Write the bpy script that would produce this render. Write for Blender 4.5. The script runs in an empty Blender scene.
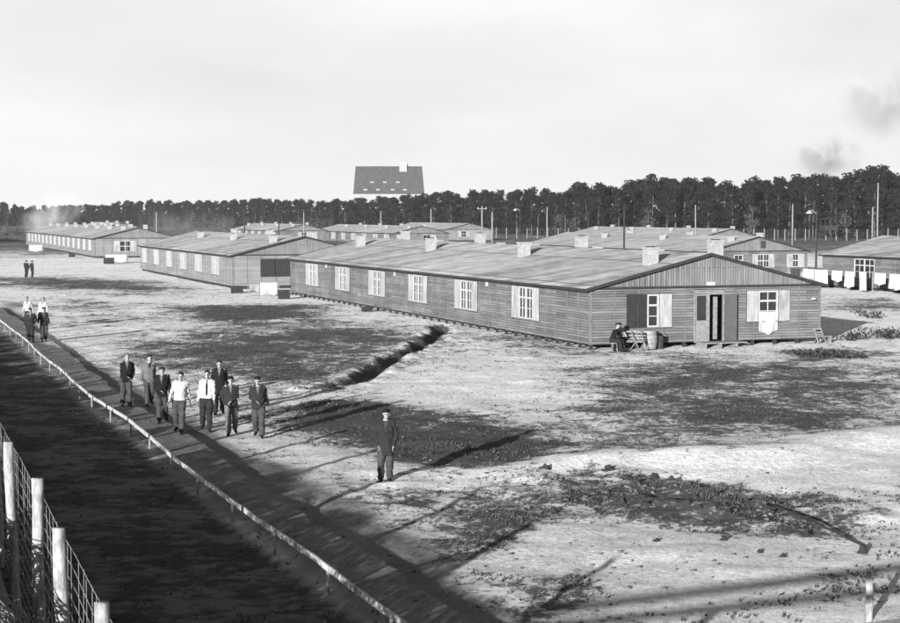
import bpy, bmesh, math, random
import numpy as np
from mathutils import Vector, Matrix
random.seed(7); RS = np.random.RandomState(11)
S = bpy.context.scene
COL = S.collection
PI = math.pi

# ------------------------------------------------------------------ camera
CH = 6.3; FPX = 1600.0; TP = 0.0603
pitch = math.atan(TP)
cam = bpy.data.objects.new('camera', bpy.data.cameras.new('camera')); COL.objects.link(cam)
cam.location = (0, 0, CH); cam.rotation_euler = (PI/2 - pitch, 0, 0)
cam.data.sensor_width = 36; cam.data.lens = 36*FPX/900
cam.data.clip_start = 0.2; cam.data.clip_end = 9000
S.camera = cam
def at(px, py, z=0.0):
    "point of the level z seen at pixel px,py of the 900x623 photograph"
    X = (px-450)/FPX; Y = (311.5-py)/FPX
    c, s = math.cos(pitch), math.sin(pitch)
    dx, dy, dz = X, c+Y*s, -s+Y*c
    t = (z-CH)/dz
    return Vector((dx*t, dy*t, z))
def atd(px, d, z=0.0):
    "point in the direction of column px at distance d ahead"
    X = (px-450)/FPX
    return Vector((X*d*(1/math.cos(pitch))*0.998, d, z))
G = Vector((.939, .345, 0)).normalized(); L_ = Vector((-.345, .939, 0)).normalized()
RZ = math.atan2(G.y, G.x)
HAZE = .00009

# ------------------------------------------------------------------ noise
def _hash(ix, iy, seed):
    h = (ix.astype(np.int64)*374761393 + iy.astype(np.int64)*668265263 + seed*974711) & 0xffffffff
    h = ((h ^ (h >> 13))*1274126177) & 0xffffffff
    return ((h ^ (h >> 16)) & 0xffff)/65535.0
def vnoise(x, y, seed=0):
    x = np.asarray(x, float); y = np.asarray(y, float)
    ix = np.floor(x); iy = np.floor(y); fx = x-ix; fy = y-iy
    fx = fx*fx*(3-2*fx); fy = fy*fy*(3-2*fy)
    a = _hash(ix, iy, seed); b = _hash(ix+1, iy, seed); c = _hash(ix, iy+1, seed); d = _hash(ix+1, iy+1, seed)
    return (a*(1-fx)+b*fx)*(1-fy) + (c*(1-fx)+d*fx)*fy
def fbm(x, y, sc, oct=3, seed=0):
    t = 0; a = 1; n = 0
    for o in range(oct):
        t = t + a*vnoise(np.asarray(x)/sc+17.3*o, np.asarray(y)/sc-9.1*o, seed+o); n += a; a *= .5; sc *= .5
    return t/n - .5
def sstep(a, b, v):
    t = np.clip((v-a)/(b-a), 0, 1); return t*t*(3-2*t)

def polydist(x, y, pts):
    "distance to a polyline"
    x = np.asarray(x, float); y = np.asarray(y, float); best = np.full(x.shape, 1e9)
    for (a, b) in zip(pts[:-1], pts[1:]):
        dx, dy = b[0]-a[0], b[1]-a[1]; l2 = dx*dx+dy*dy+1e-9
        t = np.clip(((x-a[0])*dx+(y-a[1])*dy)/l2, 0, 1)
        best = np.minimum(best, np.hypot(x-a[0]-t*dx, y-a[1]-t*dy))
    return best
def inside(x, y, pts):
    x = np.asarray(x, float); y = np.asarray(y, float); r = np.zeros(x.shape, bool)
    n = len(pts)
    for i in range(n):
        x1, y1 = pts[i][:2]; x2, y2 = pts[(i+1) % n][:2]
        if y1 == y2: continue
        c = ((y1 > y) != (y2 > y)) & (x < (x2-x1)*(y-y1)/(y2-y1)+x1)
        r ^= c
    return r
def region(x, y, pts, soft):
    "1 inside, 0 outside, soft edge in metres"
    pl = [tuple(p[:2]) for p in pts]
    d = polydist(x, y, pl+[pl[0]]); s = np.where(inside(x, y, pl), d, -d)
    return sstep(-soft, soft, s)
def G2(lst): return [at(a, b) for a, b in lst]

# ------------------------------------------------------------------ terrain shape
DITCH = G2([(449,326),(434,336),(420,344),(405,353),(388,361),(366,369),(350,381),(322,389)])
BANK = G2([(548,472),(620,462),(700,460),(780,455),(830,447),(905,438)])
RUB = [(q.x, q.y) for q in G2([(395,492),(480,484),(560,488),(640,494),(720,500),(800,508)])]
RAILPX = [(-40,296),(0,320),(25.7,339),(42,355.7),(58,366),(69,376),(85,391.6),(100,402),(117,411),(135,424),(152,438.5),(179,462),(213.5,486.8),(252.6,514.5),(300,547),(363,591),(400,620),(470,672)]
RAIL = [at(a, b, .5) for a, b in RAILPX]
RAIL[0] = RAIL[1] + (RAIL[1]-RAIL[2]).normalized()*22
PATHR = G2([(-60,262),(0,300),(25,318),(50,343),(75,354),(115,373),(160,400),(212,430),(246,452),(290,470),(330,490),(400,535),(505,606),(600,670)])
PATHPOLY = [(p.x, p.y) for p in PATHR] + [(p.x, p.y) for p in reversed(RAIL)]
PATHPOLY[0] = (RAIL[0].x+6, RAIL[0].y)
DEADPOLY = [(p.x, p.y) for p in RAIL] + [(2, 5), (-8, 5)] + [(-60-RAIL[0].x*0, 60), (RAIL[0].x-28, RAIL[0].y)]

HEATH = [
 ([(262,428),(330,404),(400,410),(470,420),(545,430),(580,446),(562,464),(500,470),(430,474),(380,468),(330,444)], 1.2, .95),
 ([(590,368),(700,366),(800,368),(905,372),(905,428),(830,441),(720,448),(600,456),(570,440),(560,405),(590,385)], 2.5, .60),
 ([(300,320),(360,322),(430,330),(425,342),(400,356),(350,372),(310,386),(220,382),(140,368),(120,350),(180,330),(230,322)], 2.5, .62),
 ([(180,306),(330,306),(330,318),(230,322),(175,318)], 2.0, .8),
 ([(-20,276),(150,281),(170,288),(150,296),(60,288),(-20,286)], 3.0, .75),
 ([(60,300),(130,303),(120,322),(70,315)], 3.0, .45),
 ([(600,480),(665,474),(740,478),(800,500),(862,516),(830,530),(760,540),(680,528),(620,512),(560,495)], 1.0, .72),
 ([(395,512),(450,496),(540,494),(575,506),(520,516),(470,532),(425,540)], .8, .55),
 ([(480,500),(560,486),(620,500),(560,512)], .7, .5),
 ([(500,574),(560,566),(600,580),(560,604),(520,606)], .5, .6),
 ([(470,334),(540,338),(600,352),(560,356),(500,350)], 1.2, .6),
 ([(640,352),(720,352),(740,358),(650,362)], 1.0, .4),
 ([(790,352),(860,350),(890,358),(860,364),(800,362)], 1.2, .85),
 ([(840,300),(905,298),(905,308),(850,312)], 2.0, .6),
 ([(840,575),(905,566),(905,596),(860,600)], .5, .35),
]
HEATH = [([(p.x, p.y) for p in G2(a)], s, v) for a, s, v in HEATH]
BRIGHT = [
 ([(560,462),(720,452),(830,444),(905,430),(905,482),(800,486),(680,474),(560,480)], .8, .9),
 ([(270,455),(330,448),(372,456),(380,472),(345,490),(300,476)], .6, .6),
 ([(440,545),(560,520),(700,545),(905,560),(905,580),(640,600),(520,575)], 1.0, .6),
 ([(380,380),(520,366),(640,380),(560,400),(480,410),(400,402)], 2.0, .5),
 ([(40,330),(75,350),(115,370),(150,380),(110,352),(80,340)], 1.5, .7),
]
BRIGHT = [([(p.x, p.y) for p in G2(a)], s, v) for a, s, v in BRIGHT]

def fields(x, y):
    "(heath, path, dead, bright) masks of the ground at world x,y"
    x = np.asarray(x, float); y = np.asarray(y, float)
    wx = x + 1.6*fbm(x, y, 3.5, 3, 5)*2; wy = y + 3.0*fbm(x, y, 4.5, 3, 9)*2
    h = np.zeros(x.shape)
    for pl, s, v in HEATH: h = np.maximum(h, v*region(wx, wy, pl, s*1.7+.3))
    b = np.zeros(x.shape)
    for pl, s, v in BRIGHT: b = np.maximum(b, v*region(wx, wy, pl, s))
    far = sstep(200, 330, y)
    h = np.maximum(h, far*.75); h = h*(.8+.7*fbm(x, y, 6, 3, 61))+.25*np.clip(fbm(x, y, 5, 3, 62), 0, 1)
    wx2 = x + .5*fbm(x, y, 1.8, 3, 21)*2; wy2 = y+.5*fbm(x, y, 1.8, 3, 22)*2
    p = region(wx2, wy2, PATHPOLY, .35)
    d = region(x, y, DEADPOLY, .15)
    return h, p, d, b
def height(x, y, f=None):
    x = np.asarray(x, float); y = np.asarray(y, float)
    h, p, d, b = fields(x, y) if f is None else f
    rough = (.45 + .75*h)*(1-.75*p)*(1-.35*d)
    z = .13*fbm(x, y, 4.0, 2, 31) + rough*(.18*fbm(x, y, 1.5, 3, 41) + .12*fbm(x, y, .8, 2, 51))
    xd = x+1.5*fbm(x, y, 3.2, 3, 8)
    z = z - (.50+.6*fbm(x, y, 3.0, 2, 19))*np.exp(-(polydist(xd, y, [(q.x, q.y) for q in DITCH])/(.30+.25*fbm(x, y, 1.2, 2, 3)))**2)
    dd = polydist(xd, y, [(q.x, q.y) for q in DITCH])
    z = z + (.07+.28*fbm(x, y, .8, 2, 13))*np.exp(-((dd-.75)/.3)**2)
    rub = sstep(4.5, 1.0, polydist(x, y, RUB))
    z = z + rub*(.26*fbm(x, y, 1.1, 2, 91)+.10*fbm(x, y, .55, 1, 92))
    z = z + .30*np.exp(-(polydist(x, y, [(q.x, q.y) for q in BANK])/1.5)**2)
    z = z*np.where(y > 120, .8, 1)
    # the huts stand on levelled ground
    u = (x-6.53)*G.x+(y-74.7)*G.y; v = (x-6.53)*L_.x+(y-74.7)*L_.y
    m = sstep(-1.5, .5, u)*(1-sstep(12, 14, u))*sstep(-1.5, 0, v)*(1-sstep(56, 58, v))
    return z*(1-m)
def th(x, y): return float(height(np.array([x]), np.array([y]))[0])
def on(px, py): 
    p = at(px, py); p.z = th(p.x, p.y); return p

# ------------------------------------------------------------------ materials
def mat(name, base, rough=.8, spec=.3, var=0.0, scale=6.0, bump=0.0, stretch=(1,1,1), fine=0.0):
    m = bpy.data.materials.new(name); m.use_nodes = True
    nt = m.node_tree; b = nt.nodes['Principled BSDF']
    b.inputs['Roughness'].default_value = rough; b.inputs['Specular IOR Level'].default_value = spec
    tc = nt.nodes.new('ShaderNodeTexCoord'); mp = nt.nodes.new('ShaderNodeMapping'); mp.inputs['Scale'].default_value = stretch
    nt.links.new(tc.outputs['Object'], mp.inputs['Vector'])
    n = nt.nodes.new('ShaderNodeTexNoise'); n.inputs['Scale'].default_value = scale; n.inputs['Detail'].default_value = 6; n.inputs['Roughness'].default_value = .65
    nt.links.new(mp.outputs[0], n.inputs['Vector'])
    r = nt.nodes.new('ShaderNodeMapRange'); r.inputs['From Min'].default_value = .3; r.inputs['From Max'].default_value = .7
    r.inputs['To Min'].default_value = base*(1-var); r.inputs['To Max'].default_value = base*(1+var)
    nt.links.new(n.outputs['Fac'], r.inputs['Value'])
    nt.links.new(r.outputs[0], b.inputs['Base Color'])
    if bump:
        bp = nt.nodes.new('ShaderNodeBump'); bp.inputs['Strength'].default_value = bump; bp.inputs['Distance'].default_value = .02
        nt.links.new(n.outputs['Fac'], bp.inputs['Height']); nt.links.new(bp.outputs[0], b.inputs['Normal'])
    return m
def board_mat(name, base, var, rowh=.13, width=3.9, vertical=False, noise=.35, streak=(1.2, 14)):
    m = bpy.data.materials.new(name); m.use_nodes = True; nt = m.node_tree; N = nt.nodes; Lk = nt.links
    b = N['Principled BSDF']; b.inputs['Roughness'].default_value = .9; b.inputs['Specular IOR Level'].default_value = .15
    tc = N.new('ShaderNodeTexCoord'); sp = N.new('ShaderNodeSeparateXYZ'); Lk.new(tc.outputs['Object'], sp.inputs[0])
    ad = N.new('ShaderNodeMath'); ad.operation = 'ADD'; Lk.new(sp.outputs[0], ad.inputs[0]); Lk.new(sp.outputs[1], ad.inputs[1])
    cb = N.new('ShaderNodeCombineXYZ')
    if vertical: Lk.new(sp.outputs[2], cb.inputs[0]); Lk.new(ad.outputs[0], cb.inputs[1])
    else: Lk.new(ad.outputs[0], cb.inputs[0]); Lk.new(sp.outputs[2], cb.inputs[1])
    br = N.new('ShaderNodeTexBrick'); br.offset = .37; br.inputs['Scale'].default_value = 1
    br.inputs['Brick Width'].default_value = width; br.inputs['Row Height'].default_value = rowh
    br.inputs['Mortar Size'].default_value = .013; br.inputs['Color1'].default_value = (base*(1-var),)*3+(1,)
    br.inputs['Color2'].default_value = (base*(1+var),)*3+(1,); br.inputs['Mortar'].default_value = (base*.28,)*3+(1,)  # dark joints; on wall boards the lap shadows are painted in too
    Lk.new(cb.outputs[0], br.inputs['Vector'])
    mp = N.new('ShaderNodeMapping'); mp.inputs['Scale'].default_value = (streak[0], streak[1], 1); Lk.new(cb.outputs[0], mp.inputs['Vector'])
    n = N.new('ShaderNodeTexNoise'); n.inputs['Scale'].default_value = 1; n.inputs['Detail'].default_value = 8; n.inputs['Roughness'].default_value = .7; Lk.new(mp.outputs[0], n.inputs['Vector'])
    n2 = N.new('ShaderNodeTexNoise'); n2.inputs['Scale'].default_value = .5; n2.inputs['Detail'].default_value = 5; Lk.new(cb.outputs[0], n2.inputs['Vector'])
    a2 = N.new('ShaderNodeMath'); a2.operation = 'ADD'; Lk.new(n.outputs['Fac'], a2.inputs[0]); Lk.new(n2.outputs['Fac'], a2.inputs[1])
    r = N.new('ShaderNodeMapRange'); r.inputs['From Min'].default_value = .75; r.inputs['From Max'].default_value = 1.25
    r.inputs['To Min'].default_value = 1-noise; r.inputs['To Max'].default_value = 1+noise; Lk.new(a2.outputs[0], r.inputs['Value'])
    mx = N.new('ShaderNodeVectorMath'); mx.operation = 'SCALE'; Lk.new(br.outputs['Color'], mx.inputs[0]); Lk.new(r.outputs[0], mx.inputs['Scale'])
    Lk.new(mx.outputs[0], b.inputs['Base Color'])
    return m
M = {}
M['boards'] = board_mat('weathered_boards', .078, .26, noise=.38)
M['boards_pale'] = board_mat('pale_boards', .12, .15, noise=.22)
M['boards_dark'] = board_mat('dark_boards', .05, .25)
M['gable'] = board_mat('gable_boards', .09, .15, noise=.25, rowh=.14, width=6, vertical=True)
M['batten'] = mat('batten_wood', .075, .9, .1, .3, 5)
M['fascia'] = mat('tarred_wood', .014, .8, .2, .3, 4)
M['roof'] = board_mat('roofing_felt', .215, .13, rowh=1.0, width=11, noise=.5, streak=(.7, 6))
M['roof2'] = board_mat('aged_roofing_felt', .22, .10, rowh=1.0, width=30, noise=.35, streak=(.4, 5))
M['plaster'] = mat('limewashed_brick', .165, .9, .1, .25, 5, .3)
M['white'] = mat('white_paint', .21, .6, .3, .2, 8)
M['shutter'] = mat('pale_shutter_wood', .165, .8, .2, .4, 3, .2, (1, 1, .25))
M['shutter_dark'] = mat('dark_shutter_wood', .012, .8, .2, .3, 5, .2)
M['glass'] = mat('window_glass', .012, .12, .5, .3, 2)
M['door'] = mat('door_wood', .03, .7, .3, .3, 6)
M['void'] = mat('interior_wood', .008, 1, .0, .3, 3)
M['post'] = mat('peeled_post', .155, .85, .1, .65, 5, 1.0, (2, 2, .8))
M['rail'] = mat('rail_wood', .23, .85, .1, .4, 6, .5)
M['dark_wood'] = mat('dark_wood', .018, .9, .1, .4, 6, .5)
M['wood'] = mat('grey_wood', .11, .9, .1, .35, 7, .4)
M['metal'] = mat('wire_metal', .12, .5, .5, .3, 20)
M['cloth'] = mat('white_cotton', .26, .95, .05, .08, 5)
M['cloth_grey'] = mat('grey_cotton', .15, .95, .05, .15, 5)
M['bark'] = mat('pine_bark', .045, .95, .1, .45, 2, .6, (1, 1, .3))
M['needle'] = mat('pine_needles', .008, .9, .05, .55, .35)
M['leaf'] = mat('birch_leaves', .03, .8, .2, .5, .5)
M['shrub'] = mat('shrub_leaves', .02, .8, .2, .5, 3)
M['tuft'] = mat('heath_tufts', .03, .9, .1, .7, .4)
M['clod'] = mat('soil_clods', .06, .95, .05, .7, .7)
M['skin'] = mat('skin', .14, .6, .3, .05, 20)
M['dark'] = mat('dark_detail', .02, .5, .3, .1, 5)
M['brickwall'] = mat('whitewashed_wall', .16, .9, .1, .05, .2)
M['tile'] = board_mat('roof_tiles', .038, .15, rowh=.5, width=.6, noise=.25)
for k, v in dict(cl_black=.005, cl_dark=.011, cl_mid=.026, cl_grey=.06, cl_light=.20, cl_white=.265, hair=.01, shoe=.007, hair_fair=.07).items():
    M[k] = mat(k.replace('cl_', 'cloth_'), v, .9, .1, .18, 9, .15)

def ground_mat():
    m = bpy.data.materials.new('sandy_ground'); m.use_nodes = True; nt = m.node_tree; N = nt.nodes; Lk = nt.links
    b = N['Principled BSDF']; b.inputs['Roughness'].default_value = .95; b.inputs['Specular IOR Level'].default_value = .05
    tc = N.new('ShaderNodeTexCoord')
    def noise(sc, det=6, ro=.6, seed=0, st=(1,1,1)):
        mp = N.new('ShaderNodeMapping'); mp.inputs['Location'].default_value = (seed, seed*.7, 0); mp.inputs['Scale'].default_value = st; Lk.new(tc.outputs['Object'], mp.inputs['Vector'])
        n = N.new('ShaderNodeTexNoise'); n.inputs['Scale'].default_value = sc; n.inputs['Detail'].default_value = det; n.inputs['Roughness'].default_value = ro
        Lk.new(mp.outputs[0], n.inputs['Vector']); return n.outputs['Fac']
    def mth(op, a, c, clamp=False):
        x = N.new('ShaderNodeMath'); x.operation = op; x.use_clamp = clamp
        for i, v in enumerate((a, c)):
            if isinstance(v, (int, float)): x.inputs[i].default_value = v
            else: Lk.new(v, x.inputs[i])
        return x.outputs[0]
    def rng(v, a, c, d, e, smooth=True):
        r = N.new('ShaderNodeMapRange'); r.interpolation_type = 'SMOOTHSTEP' if smooth else 'LINEAR'
        for i, q in zip(('From Min', 'From Max', 'To Min', 'To Max'), (a, c, d, e)): r.inputs[i].default_value = q
        Lk.new(v, r.inputs['Value']); return r.outputs[0]
    def mix(f, a, c):
        x = N.new('ShaderNodeMix'); x.data_type = 'FLOAT'; Lk.new(f, x.inputs['Factor'])
        for i, v in ((2, a), (3, c)):
            if isinstance(v, (int, float)): x.inputs[i].default_value = v
            else: Lk.new(v, x.inputs[i])
        return x.outputs[0]
    def attr(n):
        a = N.new('ShaderNodeAttribute'); a.attribute_name = n; return a.outputs['Fac']
    h, p, d, br = attr('heath'), attr('path'), attr('dead'), attr('bright')
    n1 = noise(.55, 8, .62, 3, (1, .75, 1)); n2 = noise(2.6, 7, .7, 8, (.8, .9, 1)); n3 = noise(.09, 4, .5, 15); n4 = noise(8, 5, .8, 30, (1.1, .6, 1)); n5 = noise(1.9, 9, .85, 44, (.8, .8, 1))
    s = mth('ADD', mth('MULTIPLY', n1, 1.6), mth('ADD', mth('MULTIPLY', n2, 1.4), mth('MULTIPLY', n3, .6)))
    s = mth('ADD', s, mth('MULTIPLY', n4, 1.7)); s = mth('ADD', s, mth('MULTIPLY', n5, 2.3))
    s = mth('ADD', s, mth('MULTIPLY', h, 1.15)); s = mth('SUBTRACT', s, mth('MULTIPLY', br, .55))
    veg = rng(s, 3.92, 4.30, 0, 1, False)
    sand = mth('MULTIPLY', rng(n4, .35, .65, .68, 1.15, False), mth('MULTIPLY', rng(n5, .35, .65, .78, 1.14, False), rng(n1, .3, .7, .66, .84, False)))
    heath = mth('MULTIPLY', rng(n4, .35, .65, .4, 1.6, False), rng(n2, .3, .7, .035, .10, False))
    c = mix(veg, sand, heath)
    pathc = mth('MULTIPLY', rng(n1, .3, .7, .7, 1.35, False), rng(n4, .3, .7, .11, .20, False))
    c = mix(p, c, pathc)
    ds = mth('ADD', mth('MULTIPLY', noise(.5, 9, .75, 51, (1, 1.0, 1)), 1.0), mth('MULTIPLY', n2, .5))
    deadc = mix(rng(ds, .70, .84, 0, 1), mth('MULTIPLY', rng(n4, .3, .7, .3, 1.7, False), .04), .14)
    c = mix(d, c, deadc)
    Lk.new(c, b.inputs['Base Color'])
    bp = N.new('ShaderNodeBump'); bp.inputs['Strength'].default_value = 1.0; bp.inputs['Distance'].default_value = .2
    Lk.new(mth('ADD', mth('ADD', n2, mth('MULTIPLY', n4, .6)), n5), bp.inputs['Height']); Lk.new(bp.outputs[0], b.inputs['Normal'])
    return m

# ------------------------------------------------------------------ mesh helpers
class MB:
    def __init__(s): s.v = []; s.f = []; s.m = []; s.mats = []
    def mi(s, m):
        if m is None: return 0
        if m not in s.mats: s.mats.append(m)
        return s.mats.index(m)
    def add(s, vs, fs, m=None, T=None):
        o = len(s.v)
        if T is not None: vs = [T @ Vector(p) for p in vs]
        s.v += [tuple(p) for p in vs]; s.f += [tuple(i+o for i in f) for f in fs]; s.m += [s.mi(m) if m else 0]*len(fs)
    def box(s, a, b, m=None, T=None):
        x0, y0, z0 = a; x1, y1, z1 = b
        s.add([(x0,y0,z0),(x1,y0,z0),(x1,y1,z0),(x0,y1,z0),(x0,y0,z1),(x1,y0,z1),(x1,y1,z1),(x0,y1,z1)],
              [(0,3,2,1),(4,5,6,7),(0,1,5,4),(1,2,6,5),(2,3,7,6),(3,0,4,7)], m, T)
    def prism(s, poly, ext, m=None, T=None):
        "poly: 3D points; ext: vector"
        n = len(poly); e = Vector(ext); P = [Vector(p) for p in poly]
        s.add(P+[p+e for p in P], [tuple(range(n))[::-1], tuple(range(n, 2*n))]+[(i, (i+1) % n, n+(i+1) % n, n+i) for i in range(n)], m, T)
    def tube(s, pts, rad, n=8, m=None, caps=True, jit=0, sq=None):
        pts = [Vector(p) for p in pts]
        if isinstance(rad, (int, float)): rad = [rad]*len(pts)
        vs = []; r = None
        for i, p in enumerate(pts):
            t = (pts[min(i+1, len(pts)-1)]-pts[max(i-1, 0)]).normalized()
            if r is None:
                r = t.cross(Vector((0, 0, 1)))
                if r.length < .15: r = t.cross(Vector((0, 1, 0)))
            else:
                r = r-t*r.dot(t)
                if r.length < .05: r = t.cross(Vector((1, 0, 0)))
            r.normalize(); q = r.cross(t)
            for k in range(n):
                a = 2*PI*k/n; rr = rad[i]*(1+(random.uniform(-jit, jit) if jit else 0))
                vs.append(p+r*math.cos(a)*rr+q*math.sin(a)*rr)
        fs = [(i*n+k, i*n+(k+1) % n, (i+1)*n+(k+1) % n, (i+1)*n+k) for i in range(len(pts)-1) for k in range(n)]
        if caps: fs += [tuple(range(n))[::-1], tuple(range((len(pts)-1)*n, len(pts)*n))]
        s.add(vs, fs, m)
    def mesh(s, name, mats=None, smooth=False):
        me = bpy.data.meshes.new(name); me.from_pydata(s.v, [], s.f)
        ms = mats or s.mats
        for m in ms: me.materials.append(m)
        if len(s.mats) > 1: me.polygons.foreach_set('material_index', s.m)
        if smooth: me.polygons.foreach_set('use_smooth', [True]*len(me.polygons))
        me.update(); return me
    def build(s, name, m=None, parent=None, smooth=False, loc=None, rz=0):
        me = s.mesh(name, [m] if m else None, smooth)
        return link(name, me, parent, loc, rz)
def link(name, me, parent=None, loc=None, rz=0):
    o = bpy.data.objects.new(name, me); COL.objects.link(o)
    if parent: o.parent = parent
    if loc is not None: o.location = loc
    o.rotation_euler.z = rz
    return o
def tag(o, label=None, cat=None, group=None, kind=None):
    if label: o['label'] = label
    if cat: o['category'] = cat
    if group: o['group'] = group
    if kind: o['kind'] = kind
    return o
def empty(name, loc, rz=0, **k):
    o = link(name, None, None, loc, rz); o.empty_display_size = .3; tag(o, **k); return o
def copy_tree(o, parent=None):
    c = o.copy(); COL.objects.link(c)
    if parent: c.parent = parent
    for ch in [q for q in KIDS.get(o.name, o.children)]: copy_tree(ch, c)
    return c
KIDS = {}
def blob_mesh(r=1, seed=0, sub=2, amp=.2):
    bm = bmesh.new(); bmesh.ops.create_icosphere(bm, subdivisions=sub, radius=r)
    rn = random.Random(seed)
    for v in bm.verts: v.co *= 1+rn.uniform(-amp, amp)
    vs = [tuple(v.co) for v in bm.verts]; fs = [tuple(q.index for q in f.verts) for f in bm.faces]; bm.free(); return vs, fs
def nparr(name, V, F, m, smooth=False, parent=None):
    "fast mesh from numpy arrays; F has equal-size rows"
    me = bpy.data.meshes.new(name); k = F.shape[1]
    me.vertices.add(len(V)); me.vertices.foreach_set('co', V.astype(np.float32).ravel())
    me.loops.add(F.size); me.loops.foreach_set('vertex_index', F.astype(np.int32).ravel())
    me.polygons.add(len(F)); me.polygons.foreach_set('loop_start', np.arange(0, F.size, k, dtype=np.int32))
    me.polygons.foreach_set('loop_total', np.full(len(F), k, dtype=np.int32))
    if smooth: me.polygons.foreach_set('use_smooth', np.ones(len(F), bool))
    me.update(calc_edges=True); me.validate(); me.materials.append(m)
    return link(name, me, parent)

# ------------------------------------------------------------------ ground
def axis(segs):
    r = [segs[0][0]]
    for a, b, st in segs:
        n = max(1, int(round((b-a)/st))); r += [a+(b-a)*i/n for i in range(1, n+1)]
    return np.array(r)
ax = axis([(-4000,-1000,500),(-1000,-260,60),(-260,-70,6),(-70,-30,1.0),(-30,30,.24),(30,60,.8),(60,260,6),(260,1000,60),(1000,4000,500)])
ay = axis([(-600,-60,60),(-60,16,4),(16,92,.24),(92,100,.4),(100,170,1.0),(170,420,5),(420,1200,50),(1200,7000,400)])
XX, YY = np.meshgrid(ax, ay)
F_ = fields(XX, YY)
ZZ = height(XX, YY, F_)
near = (np.abs(XX) < 70) & (YY > 14) & (YY < 200)
ZZ = np.where(near, ZZ, ZZ*.0)
nx, ny = len(ax), len(ay)
idx = np.arange(nx*ny).reshape(ny, nx)
FF = np.stack([idx[:-1, :-1], idx[:-1, 1:], idx[1:, 1:], idx[1:, :-1]], -1).reshape(-1, 4)
gr = nparr('ground', np.stack([XX, YY, ZZ], -1).reshape(-1, 3), FF, ground_mat(), True)
ditch_shade = np.exp(-(polydist(XX+1.5*fbm(XX, YY, 3.2, 3, 8), YY, [(q.x, q.y) for q in DITCH])/.5)**2)  # ditch darkened via the heath mask: damp earth with shade painted in
for nm, arr in (('heath', np.maximum(F_[0], ditch_shade*1.2)), ('path', F_[1]), ('dead', F_[2]), ('bright', F_[3])):
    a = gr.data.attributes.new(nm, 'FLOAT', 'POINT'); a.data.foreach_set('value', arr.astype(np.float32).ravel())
tag(gr, kind='structure')

# heath tufts and clods
def scatter(n, yr, xr=(-32, 36)):
    y = yr[0]*np.exp(RS.rand(n)*math.log(yr[1]/yr[0])); x = (RS.rand(n)*1.25-.625)*y*.95/1.0*.9
    return x, y
def tufts():
    x, y = scatter(200000, (19, 130))
    h, p, d, b = fields(x, y)
    dens = np.clip(h*1.0-b*.6+.10, 0, 1)*(1-p*.93)*(1-d*.55)
    cl = fbm(x, y, 1.2, 3, 77)+.5
    keep = RS.rand(len(x)) < dens*np.clip((cl-.38)*3.5, 0, 1)
    u = (x-6.53)*G.x+(y-74.7)*G.y; v = (x-6.53)*L_.x+(y-74.7)*L_.y
    keep &= ~((u > -.2) & (u < 12.7) & (v > -.2) & (v < 56)) 
    x, y = x[keep], y[keep]; z = height(x, y)
    V = []; n = len(x); k = 5
    vs = np.zeros((n, k, 3, 3))
    for j in range(k):
        a = RS.rand(n)*2*PI; hh = .02+.055*RS.rand(n)**2; w = .012+.025*RS.rand(n); le = .09*RS.rand(n)
        ox = x+RS.randn(n)*.05; oy = y+RS.randn(n)*.05
        vs[:, j, 0] = np.stack([ox-np.cos(a)*w, oy-np.sin(a)*w, z-.02], -1)
        vs[:, j, 1] = np.stack([ox+np.cos(a)*w, oy+np.sin(a)*w, z-.02], -1)
        vs[:, j, 2] = np.stack([ox+np.sin(a)*le, oy-np.cos(a)*le, z+hh], -1)
    V = vs.reshape(-1, 3); return nparr('heath_grass', V, np.arange(len(V)).reshape(-1, 3), M['tuft'])
tag(tufts(), 'short dark heather and grass tufts growing on the sand', 'grass', kind='stuff')
def clods():
    x, y = scatter(42000, (19, 110)); h, p, d, b = fields(x, y)
    bank = np.exp(-(polydist(x, y, RUB)/2.2)**2)+.8*np.exp(-(polydist(x, y, [(q.x, q.y) for q in DITCH])/1.1)**2)
    cl = fbm(x, y, 2.5, 2, 177)+.5
    keep = RS.rand(len(x)) < np.clip((.16+.45*h+.6*bank+.25*d)*(1-p*.8)*np.clip((cl-.3)*3, 0, 1), 0, 1)
    x, y = x[keep], y[keep]; z = height(x, y); n = len(x)
    bv, bf = blob_mesh(1, 3, 1, .25); bv = np.array(bv); bf = np.array(bf)
    s = (.014+.036*RS.rand(n)**3)*(1+1.1*np.exp(-(polydist(x, y, RUB)/2.2)**2)*RS.rand(n)); a = RS.rand(n)*2*PI; e = .6+.8*RS.rand(n)
    V = np.zeros((n, len(bv), 3))
    bx = bv[None, :, 0]*e[:, None]; by = bv[None, :, 1]/e[:, None]
    V[:, :, 0] = x[:, None]+s[:, None]*(bx*np.cos(a)[:, None]-by*np.sin(a)[:, None])
    V[:, :, 1] = y[:, None]+s[:, None]*(bx*np.sin(a)[:, None]+by*np.cos(a)[:, None])
    V[:, :, 2] = z[:, None]+s[:, None]*(bv[None, :, 2]*.7+.2)
    F = (bf[None]+(np.arange(n)*len(bv))[:, None, None]).reshape(-1, 3)
    return nparr('soil_clods', V.reshape(-1, 3), F, M['clod'])
tag(clods(), 'clods of earth and pebbles strewn over the bare ground', 'clods', kind='stuff')

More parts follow.
